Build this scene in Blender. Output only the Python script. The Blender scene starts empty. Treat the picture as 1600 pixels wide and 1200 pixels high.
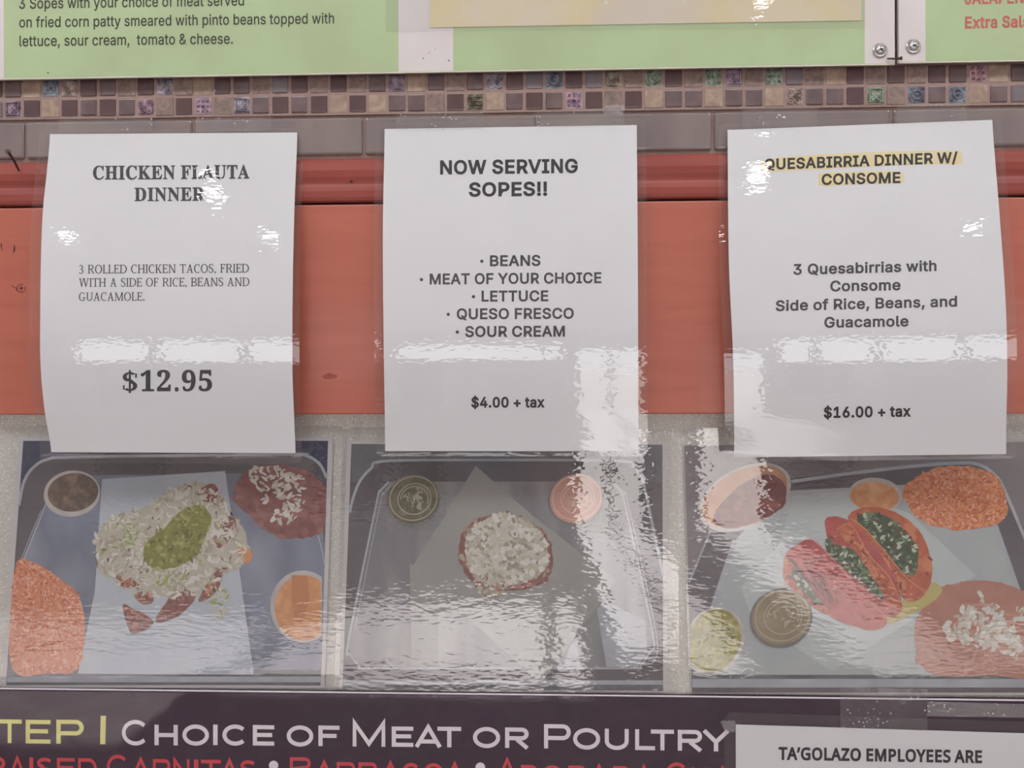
import bpy, bmesh, math, random
from mathutils import Vector, Matrix
from mathutils.geometry import tessellate_polygon

# ------------------------------------------------------------------ camera, world, sun, exposure
scn = bpy.context.scene
COL = scn.collection
F_PX, DIST, CAM_Z = 1155.0, 0.66, 1.60
YAW, ROLL = math.radians(1.92), -0.0026
_fw = Vector((-math.sin(YAW), math.cos(YAW), 0))
_r0 = Vector((math.cos(YAW), math.sin(YAW), 0))
_u0 = Vector((0, 0, 1))
RT = _r0 * math.cos(ROLL) + _u0 * math.sin(ROLL)
UP = -_r0 * math.sin(ROLL) + _u0 * math.cos(ROLL)
EYE = Vector((0, -DIST, CAM_Z))
cd = bpy.data.cameras.new('camera')
cam = bpy.data.objects.new('camera', cd)
COL.objects.link(cam)
m = Matrix((RT, UP, -_fw)).transposed().to_4x4()
m.translation = EYE
cam.matrix_world = m
cd.sensor_fit = 'HORIZONTAL'; cd.sensor_width = 36.0; cd.lens = 36.0 * F_PX / 1600.0
cd.clip_start = 0.01
scn.camera = cam

scn.view_settings.view_transform = 'Standard'
scn.view_settings.look = 'None'
scn.view_settings.gamma = 1.0
scn.view_settings.use_curve_mapping = False
scn.view_settings.exposure = -0.72
scn.cycles.use_denoising = True
scn.cycles.max_bounces = 10
scn.cycles.transparent_max_bounces = 24
scn.cycles.caustics_reflective = False
scn.cycles.caustics_refractive = False
scn.cycles.sample_clamp_indirect = 6.0

world = bpy.data.worlds.new('sky'); scn.world = world
world.use_nodes = True
bg = world.node_tree.nodes['Background']
bg.inputs[0].default_value = (0.93, 0.97, 1.0, 1)
bg.inputs[1].default_value = 6.5

sd = bpy.data.lights.new('sun', 'SUN'); sd.energy = 30.0; sd.angle = math.radians(0.6); sd.color = (1.0, .985, .975)
so = bpy.data.objects.new('sun', sd); COL.objects.link(so)
so.rotation_euler = Vector((0.0, 0.90, -0.41)).to_track_quat('-Z', 'Y').to_euler()   # through the shop front on to the floor
LAMP = 16          # emission of the ceiling lights

# ------------------------------------------------------------------ helpers
rnd = random.Random(7)

def lin(c):
    c = c / 255.0
    return c / 12.92 if c <= 0.04045 else ((c + 0.055) / 1.055) ** 2.4

GAIN = 1.16
def C(r, g, b, k=None):
    k = GAIN if k is None else k
    return tuple(min(.92, lin(v) * k) for v in (r, g, b)) + (1,)

def P(x, y, d=0.0):
    """point on the plane `d` metres in front of the wall that is seen at (x, y) of the 1600 x 1200 photo"""
    v = RT * ((x - 800) / F_PX) - UP * ((y - 600) / F_PX) + _fw
    return EYE + v * ((DIST - d) / v.y)

def WX(x, y=600, d=0.0): return P(x, y, d).x
def WZ(y, x=800, d=0.0): return P(x, y, d).z

def tag(o, label=None, cat=None, group=None, kind=None):
    for k, v in (('label', label), ('category', cat), ('group', group), ('kind', kind)):
        if v: o[k] = v
    return o

def link(name, me, mats, parent=None):
    o = bpy.data.objects.new(name, me)
    COL.objects.link(o)
    for mm in (mats if isinstance(mats, (list, tuple)) else [mats]):
        me.materials.append(mm)
    if parent:
        o.parent = parent
        o.location = -WORLD.get(parent.name, Vector((0, 0, 0)))
    return o

WORLD = {}
def thing(name, loc, label, cat, group=None):
    o = bpy.data.objects.new(name, None); COL.objects.link(o)
    o.empty_display_size = .02
    o.location = loc; WORLD[o.name] = Vector(loc)
    return tag(o, label, cat, group)

def finish(bm, name, mats, parent=None, smooth=False, face_front=False, recalc=False):
    if recalc: bmesh.ops.recalc_face_normals(bm, faces=bm.faces)
    bm.normal_update()
    if face_front:
        for f in bm.faces:
            if f.normal.y > 0: f.normal_flip()
    me = bpy.data.meshes.new(name)
    bm.to_mesh(me); bm.free()
    if smooth:
        for p in me.polygons: p.use_smooth = True
    return link(name, me, mats, parent)

def add_box(bm, x0, x1, y0, y1, z0, z1, mi=0, bev=0.0, seg=2):
    vs = [bm.verts.new((x, y, z)) for x in (x0, x1) for y in (y0, y1) for z in (z0, z1)]
    q = [(0, 1, 3, 2), (4, 6, 7, 5), (0, 4, 5, 1), (2, 3, 7, 6), (0, 2, 6, 4), (1, 5, 7, 3)]
    fs = [bm.faces.new([vs[i] for i in f]) for f in q]
    bmesh.ops.recalc_face_normals(bm, faces=fs)
    for f in fs: f.material_index = mi
    if bev:
        es = list({e for f in fs for e in f.edges})
        r = bmesh.ops.bevel(bm, geom=es, offset=bev, segments=seg, affect='EDGES', profile=.5)
        for f in r['faces']: f.material_index = mi

def add_cyl(bm, a, b, r0, r1, n=20, mi=0, cap=True):
    a, b = Vector(a), Vector(b); ax = (b - a).normalized()
    s = ax.orthogonal().normalized(); t = ax.cross(s)
    ra = [bm.verts.new(a + (s * math.cos(i * 2 * math.pi / n) + t * math.sin(i * 2 * math.pi / n)) * r0) for i in range(n)]
    rb = [bm.verts.new(b + (s * math.cos(i * 2 * math.pi / n) + t * math.sin(i * 2 * math.pi / n)) * r1) for i in range(n)]
    fs = []
    for i in range(n):
        fs.append(bm.faces.new((ra[i], ra[(i + 1) % n], rb[(i + 1) % n], rb[i])))
    if cap: fs += [bm.faces.new(ra[::-1]), bm.faces.new(rb)]
    for f in fs: f.material_index = mi

def add_tube(bm, pts, rad, n=10, mi=0):
    for i in range(len(pts) - 1):
        add_cyl(bm, pts[i], pts[i + 1], rad[i], rad[i + 1], n, mi)

def add_rev(bm, c, prof, n=28, mi=0):
    """solid of revolution about the wall's normal; prof = [(radius, distance in front of c)]"""
    rings = []
    for r, h in prof:
        rings.append([bm.verts.new(c + Vector((r * math.cos(i * 2 * math.pi / n), -h, r * math.sin(i * 2 * math.pi / n)))) for i in range(n)])
    for a, b in zip(rings, rings[1:]):
        for i in range(n):
            f = bm.faces.new((a[i], a[(i + 1) % n], b[(i + 1) % n], b[i])); f.material_index = mi
    f = bm.faces.new(rings[-1]); f.material_index = mi

def add_poly(bm, pts, mi=0):
    f = bm.faces.new([bm.verts.new(p) for p in pts]); f.material_index = mi
    return f

def interp(tab, t):
    if t <= tab[0][0]: return tab[0][1]
    for (a, va), (b, vb) in zip(tab, tab[1:]):
        if t <= b: return va + (vb - va) * (t - a) / (b - a)
    return tab[-1][1]

def smooth_tab(tab, t):
    """Catmull-Rom through the table"""
    n = len(tab)
    if t <= tab[0][0]: return tab[0][1]
    for i in range(n - 1):
        a, b = tab[i][0], tab[i + 1][0]
        if t <= b:
            s = (t - a) / (b - a)
            p0 = tab[max(i - 1, 0)][1]; p1 = tab[i][1]; p2 = tab[i + 1][1]; p3 = tab[min(i + 2, n - 1)][1]
            return .5 * (2 * p1 + (p2 - p0) * s + (2 * p0 - 5 * p1 + 4 * p2 - p3) * s * s + (3 * p1 - p0 - 3 * p2 + p3) * s ** 3)
    return tab[-1][1]

def blob(pts, n=6, wob=0.0):
    """closed smooth outline through control points, optionally ragged"""
    out = []
    k = len(pts)
    for i in range(k):
        p0, p1, p2, p3 = pts[i - 1], pts[i], pts[(i + 1) % k], pts[(i + 2) % k]
        for j in range(n):
            s = j / n
            q = [.5 * (2 * p1[c] + (p2[c] - p0[c]) * s + (2 * p0[c] - 5 * p1[c] + 4 * p2[c] - p3[c]) * s * s + (3 * p1[c] - p0[c] - 3 * p2[c] + p3[c]) * s ** 3) for c in (0, 1)]
            out.append((q[0] + rnd.uniform(-wob, wob), q[1] + rnd.uniform(-wob, wob)))
    return out

def ell(cx, cy, rx, ry, rot=0, n=48, a0=0, a1=360):
    r = math.radians(rot); o = []
    m_ = n if a1 - a0 >= 360 else n + 1
    for i in range(m_):
        a = math.radians(a0 + (a1 - a0) * i / n)
        x, y = rx * math.cos(a), ry * math.sin(a)
        o.append((cx + x * math.cos(r) - y * math.sin(r), cy + x * math.sin(r) + y * math.cos(r)))
    return o

def inside(p, poly):
    x, y = p; c = False
    for i in range(len(poly)):
        (x0, y0), (x1, y1) = poly[i - 1], poly[i]
        if (y0 > y) != (y1 > y) and x < (x1 - x0) * (y - y0) / (y1 - y0) + x0: c = not c
    return c

# ------------------------------------------------------------------ materials
def nodes(name):
    mt = bpy.data.materials.new(name); mt.use_nodes = True
    nt = mt.node_tree; nt.nodes.clear()
    out = nt.nodes.new('ShaderNodeOutputMaterial')
    return mt, nt, out

def coords(nt, scale=(1, 1, 1), rot=(0, 0, 0)):
    tc = nt.nodes.new('ShaderNodeTexCoord'); mp = nt.nodes.new('ShaderNodeMapping')
    mp.inputs['Scale'].default_value = scale; mp.inputs['Rotation'].default_value = rot
    nt.links.new(tc.outputs['Object'], mp.inputs['Vector'])
    return mp.outputs[0]

def noise(nt, vec, scale, detail=3, rough=.55, dist=0):
    n = nt.nodes.new('ShaderNodeTexNoise')
    n.inputs['Scale'].default_value = scale; n.inputs['Detail'].default_value = detail
    n.inputs['Roughness'].default_value = rough; n.inputs['Distortion'].default_value = dist
    nt.links.new(vec, n.inputs['Vector'])
    return n.outputs['Fac']

def ramp(nt, fac, stops):
    r = nt.nodes.new('ShaderNodeValToRGB'); e = r.color_ramp.elements
    while len(e) < len(stops): e.new(.5)
    for el, (p, c) in zip(e, stops): el.position = p; el.color = c
    nt.links.new(fac, r.inputs[0])
    return r.outputs[0]

def mat(name, c, c2=None, scale=60, stretch=(1, 1, 1), rough=.6, metal=0, lo=.35, hi=.65, c3=None, bump=0, bscale=200, spec=.5, coat=0, detail=3, dist=0, rot=(0, 0, 0)):
    mt, nt, out = nodes(name)
    b = nt.nodes.new('ShaderNodeBsdfPrincipled'); nt.links.new(b.outputs[0], out.inputs[0])
    b.inputs['Roughness'].default_value = rough; b.inputs['Metallic'].default_value = metal
    b.inputs['Specular IOR Level'].default_value = spec
    b.inputs['Coat Weight'].default_value = coat; b.inputs['Coat Roughness'].default_value = .05
    v = coords(nt, stretch, rot)
    if c2 is None: c2 = tuple(x * .94 for x in c[:3]) + (1,)
    st = [(lo, c), (hi, c2)] if c3 is None else [(lo, c), ((lo + hi) / 2, c2), (hi, c3)]
    nt.links.new(ramp(nt, noise(nt, v, scale, detail, dist=dist), st), b.inputs['Base Color'])
    if bump:
        bp = nt.nodes.new('ShaderNodeBump'); bp.inputs['Strength'].default_value = 1; bp.inputs['Distance'].default_value = bump
        nt.links.new(noise(nt, v, bscale, 2), bp.inputs['Height'])
        nt.links.new(bp.outputs[0], b.inputs['Normal'])
        nt.links.new(bp.outputs[0], b.inputs['Coat Normal'])
    return mt

def film(name, refl=1.3, haze=.03, hazecol=(.75, .72, .72, 1), rough=.02, bump=4e-5, bscale=120, stretch=(1, 1, 1), tint=(1, 1, 1, 1), spots=0, bump2=0, b2scale=500):
    """clear plastic: see-through, with the mirror of its two faces, waviness and a little haze"""
    mt, nt, out = nodes(name)
    L = nt.links.new
    v = coords(nt, stretch)
    tr = nt.nodes.new('ShaderNodeBsdfTransparent'); tr.inputs[0].default_value = tint
    df = nt.nodes.new('ShaderNodeBsdfDiffuse'); df.inputs[0].default_value = hazecol
    gl = nt.nodes.new('ShaderNodeBsdfAnisotropic'); gl.inputs['Roughness'].default_value = rough
    bp = nt.nodes.new('ShaderNodeBump'); bp.inputs['Strength'].default_value = 1; bp.inputs['Distance'].default_value = bump
    L(noise(nt, v, bscale, 2, .5), bp.inputs['Height'])
    last = bp
    if bump2:
        b2 = nt.nodes.new('ShaderNodeBump'); b2.inputs['Strength'].default_value = 1; b2.inputs['Distance'].default_value = bump2
        L(noise(nt, v, b2scale, 1, .5), b2.inputs['Height']); L(bp.outputs[0], b2.inputs['Normal']); last = b2
    L(last.outputs[0], gl.inputs['Normal'])
    fr = nt.nodes.new('ShaderNodeLayerWeight'); fr.inputs[0].default_value = .5      # the same from either face
    pw = nt.nodes.new('ShaderNodeMath'); pw.operation = 'POWER'; pw.inputs[1].default_value = 5
    L(fr.outputs['Facing'], pw.inputs[0])
    ml = nt.nodes.new('ShaderNodeMath'); ml.operation = 'MULTIPLY_ADD'; ml.inputs[1].default_value = .96 * refl * .6; ml.inputs[2].default_value = .04 * refl; ml.use_clamp = True
    L(pw.outputs[0], ml.inputs[0])
    m1 = nt.nodes.new('ShaderNodeMixShader'); m1.inputs[0].default_value = haze
    L(tr.outputs[0], m1.inputs[1]); L(df.outputs[0], m1.inputs[2])
    if spots:
        vo = nt.nodes.new('ShaderNodeTexVoronoi'); vo.inputs['Scale'].default_value = 260
        L(coords(nt), vo.inputs['Vector'])
        big = noise(nt, coords(nt), 45, 1)
        r1 = ramp(nt, vo.outputs['Distance'], [(.16, (1, 1, 1, 1)), (.24, (0, 0, 0, 1))])
        r2 = ramp(nt, big, [(.44, (0, 0, 0, 1)), (.54, (1, 1, 1, 1))])
        mm = nt.nodes.new('ShaderNodeMath'); mm.operation = 'MULTIPLY'
        L(r1, mm.inputs[0]); L(r2, mm.inputs[1])
        sc = nt.nodes.new('ShaderNodeMath'); sc.operation = 'MULTIPLY_ADD'; sc.inputs[1].default_value = spots; sc.inputs[2].default_value = haze
        L(mm.outputs[0], sc.inputs[0]); L(sc.outputs[0], m1.inputs[0])
    m2 = nt.nodes.new('ShaderNodeMixShader')
    L(ml.outputs[0], m2.inputs[0]); L(m1.outputs[0], m2.inputs[1]); L(gl.outputs[0], m2.inputs[2])
    L(m2.outputs[0], out.inputs[0])
    return mt

def emit(name, col, s):
    mt, nt, out = nodes(name)
    e = nt.nodes.new('ShaderNodeEmission'); e.inputs[0].default_value = col; e.inputs[1].default_value = s
    nt.links.new(e.outputs[0], out.inputs[0])
    return mt

M = {}
M['paper'] = mat('white paper', (.80, .795, .81, 1), (.78, .775, .79, 1), 15, rough=.7)
M['photo_white'] = mat('photo paper', C(200, 196, 196), C(194, 190, 190), 15, rough=.6)
M['ink'] = mat('black ink', C(24, 22, 26), C(34, 32, 36), 300, rough=.7)
M['ink_grey'] = mat('grey black ink', C(50, 48, 52), C(62, 60, 63), 300, rough=.7)
M['ink_menu'] = mat('menu ink', C(52, 55, 42), C(62, 64, 50), 200, rough=.6)
M['ink_red'] = mat('red menu ink', C(186, 92, 86), C(178, 96, 84), 200, rough=.6)
M['marker'] = mat('yellow highlighter', C(224, 206, 146), C(222, 210, 174), 60, rough=.7)
M['green'] = mat('green print', C(167, 185, 142), C(161, 176, 136), 14, rough=.35, bump=2e-5, bscale=60)
M['white_board'] = mat('white board', C(208, 202, 200), C(202, 193, 191), 12, rough=.35)
M['board_edge'] = mat('board edge', C(212, 208, 190), rough=.5)
M['insert'] = mat('yellowed sheet', C(200, 188, 172), C(205, 190, 150), 7, c3=C(206, 194, 176), rough=.55)
M['purple'] = mat('purple print', C(50, 24, 46), C(44, 22, 42), 9, rough=.5)
M['letter_white'] = mat('white lettering', C(224, 216, 222), C(218, 208, 216), 80, rough=.5)
M['letter_yellow'] = mat('yellow lettering', C(218, 212, 128), C(212, 206, 130), 80, rough=.5)
M['letter_red'] = mat('red lettering', C(200, 62, 74), C(190, 66, 74), 80, rough=.5)
M['speck'] = mat('dark speck', C(60, 52, 50), C(80, 72, 70), 300, rough=.8)
M['wood'] = mat('salmon painted wood', C(176, 98, 80), C(170, 93, 75), 10, stretch=(1, 1, 9), rough=.42, bump=3e-5, bscale=45, coat=.12)
M['wood_rail'] = mat('red brown painted rail', C(144, 70, 60), C(134, 62, 55), 8, stretch=(1, 1, 8), rough=.45, bump=3e-5, bscale=30, spec=.3, coat=.03)
M['scar'] = mat('bare scar in paint', C(88, 44, 36), C(74, 38, 32), 200, rough=.8)
M['gap'] = mat('dark gap', C(60, 42, 42), rough=.9)  # shade of the gap under the rail, put into a dark colour
M['grout'] = mat('grout', C(152, 128, 120), C(142, 118, 112), 300, rough=.9, bump=1e-4, bscale=700)
M['t_dark'] = mat('purple brown glass tile', C(92, 72, 73), C(86, 67, 68), 60, rough=.12, coat=.3)
M['t_glass'] = mat('smoky glass tile', C(112, 94, 94), C(94, 78, 79), 70, rough=.28, coat=.15)
M['t_grey'] = mat('grey glass tile', C(118, 110, 114), C(108, 98, 102), 60, rough=.15, coat=.4)
M['t_stone'] = mat('brown stone tile', C(140, 119, 108), C(108, 90, 84), 110, rough=.5, detail=6, dist=1.5)
M['t_tan'] = mat('tan stone tile', C(164, 143, 124), C(146, 124, 109), 90, rough=.5, detail=6, dist=1, c3=C(120, 98, 86), hi=.75)
DEC = {'b': ((128, 146, 164), (96, 92, 112)), 'p': ((166, 140, 164), (120, 92, 112)), 'k': ((186, 142, 160), (128, 92, 116)),
       'g': ((158, 180, 150), (104, 120, 104)), 'y': ((176, 170, 130), (132, 110, 110)), 'l': ((170, 160, 180), (120, 110, 120)), 'e': ((184, 162, 144), (136, 108, 100)),
       'o': ((168, 164, 126), (116, 104, 84)), 'v': ((196, 150, 160), (128, 104, 150)), 'r': ((192, 130, 150), (150, 104, 110))}
for k, (a, b) in DEC.items():
    a, b = (tuple(int(.62 * v + .38 * (sum(c) / 3) * f) for v in c) for c, f in ((a, 1.08), (b, .78)))
    M['dec_' + k] = mat('lustre tile %d %d %d' % a, C(*a), C(*b), 170, rough=.25, metal=.3, detail=2)
M['bigtile'] = mat('grey glass field tile', C(134, 122, 119), C(117, 106, 105), 16, rough=.12, coat=.5, bump=6e-5, bscale=22, stretch=(1, 1, .4))
M['granite'] = mat('speckled grey laminate', C(206, 202, 193), C(184, 180, 172), 420, rough=.35, detail=2, c3=C(234, 230, 224), lo=.4, hi=.68)
M['steel'] = mat('zinc plated steel', (.62, .61, .6, 1), (.5, .49, .48, 1), 600, rough=.25, metal=1)
M['slot'] = mat('dark recess', C(50, 48, 48), rough=.8)
M['rust'] = mat('rusty iron', C(92, 66, 58), C(60, 42, 38), 700, rough=.7, metal=.3)

M['film_sign'] = film('glossy laminate', refl=1.8, haze=.022, bump=6e-5, bscale=70, stretch=(.5, 1, 1.3), bump2=5e-5, b2scale=280)
M['film_photo'] = film('wavy laminate', refl=3.0, haze=.07, bump=1.2e-4, bscale=95, stretch=(.45, 1, 1.2), bump2=7e-5, b2scale=300)
M['film_board'] = film('board gloss', refl=1.35, haze=.0, bump=4e-5, bscale=60, bump2=1.0e-5, b2scale=420)
M['tape'] = film('clear tape', refl=1.3, haze=.07, bump=6e-5, bscale=110, spots=.6, bump2=3e-5, b2scale=500)
M['tape_cloudy'] = film('cloudy tape', refl=1.8, haze=.22, bump=1.5e-4, bscale=160, spots=.5)
M['film_edge'] = film('laminate rim', refl=2.0, haze=.14, bump=3e-5, bscale=60)

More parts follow.
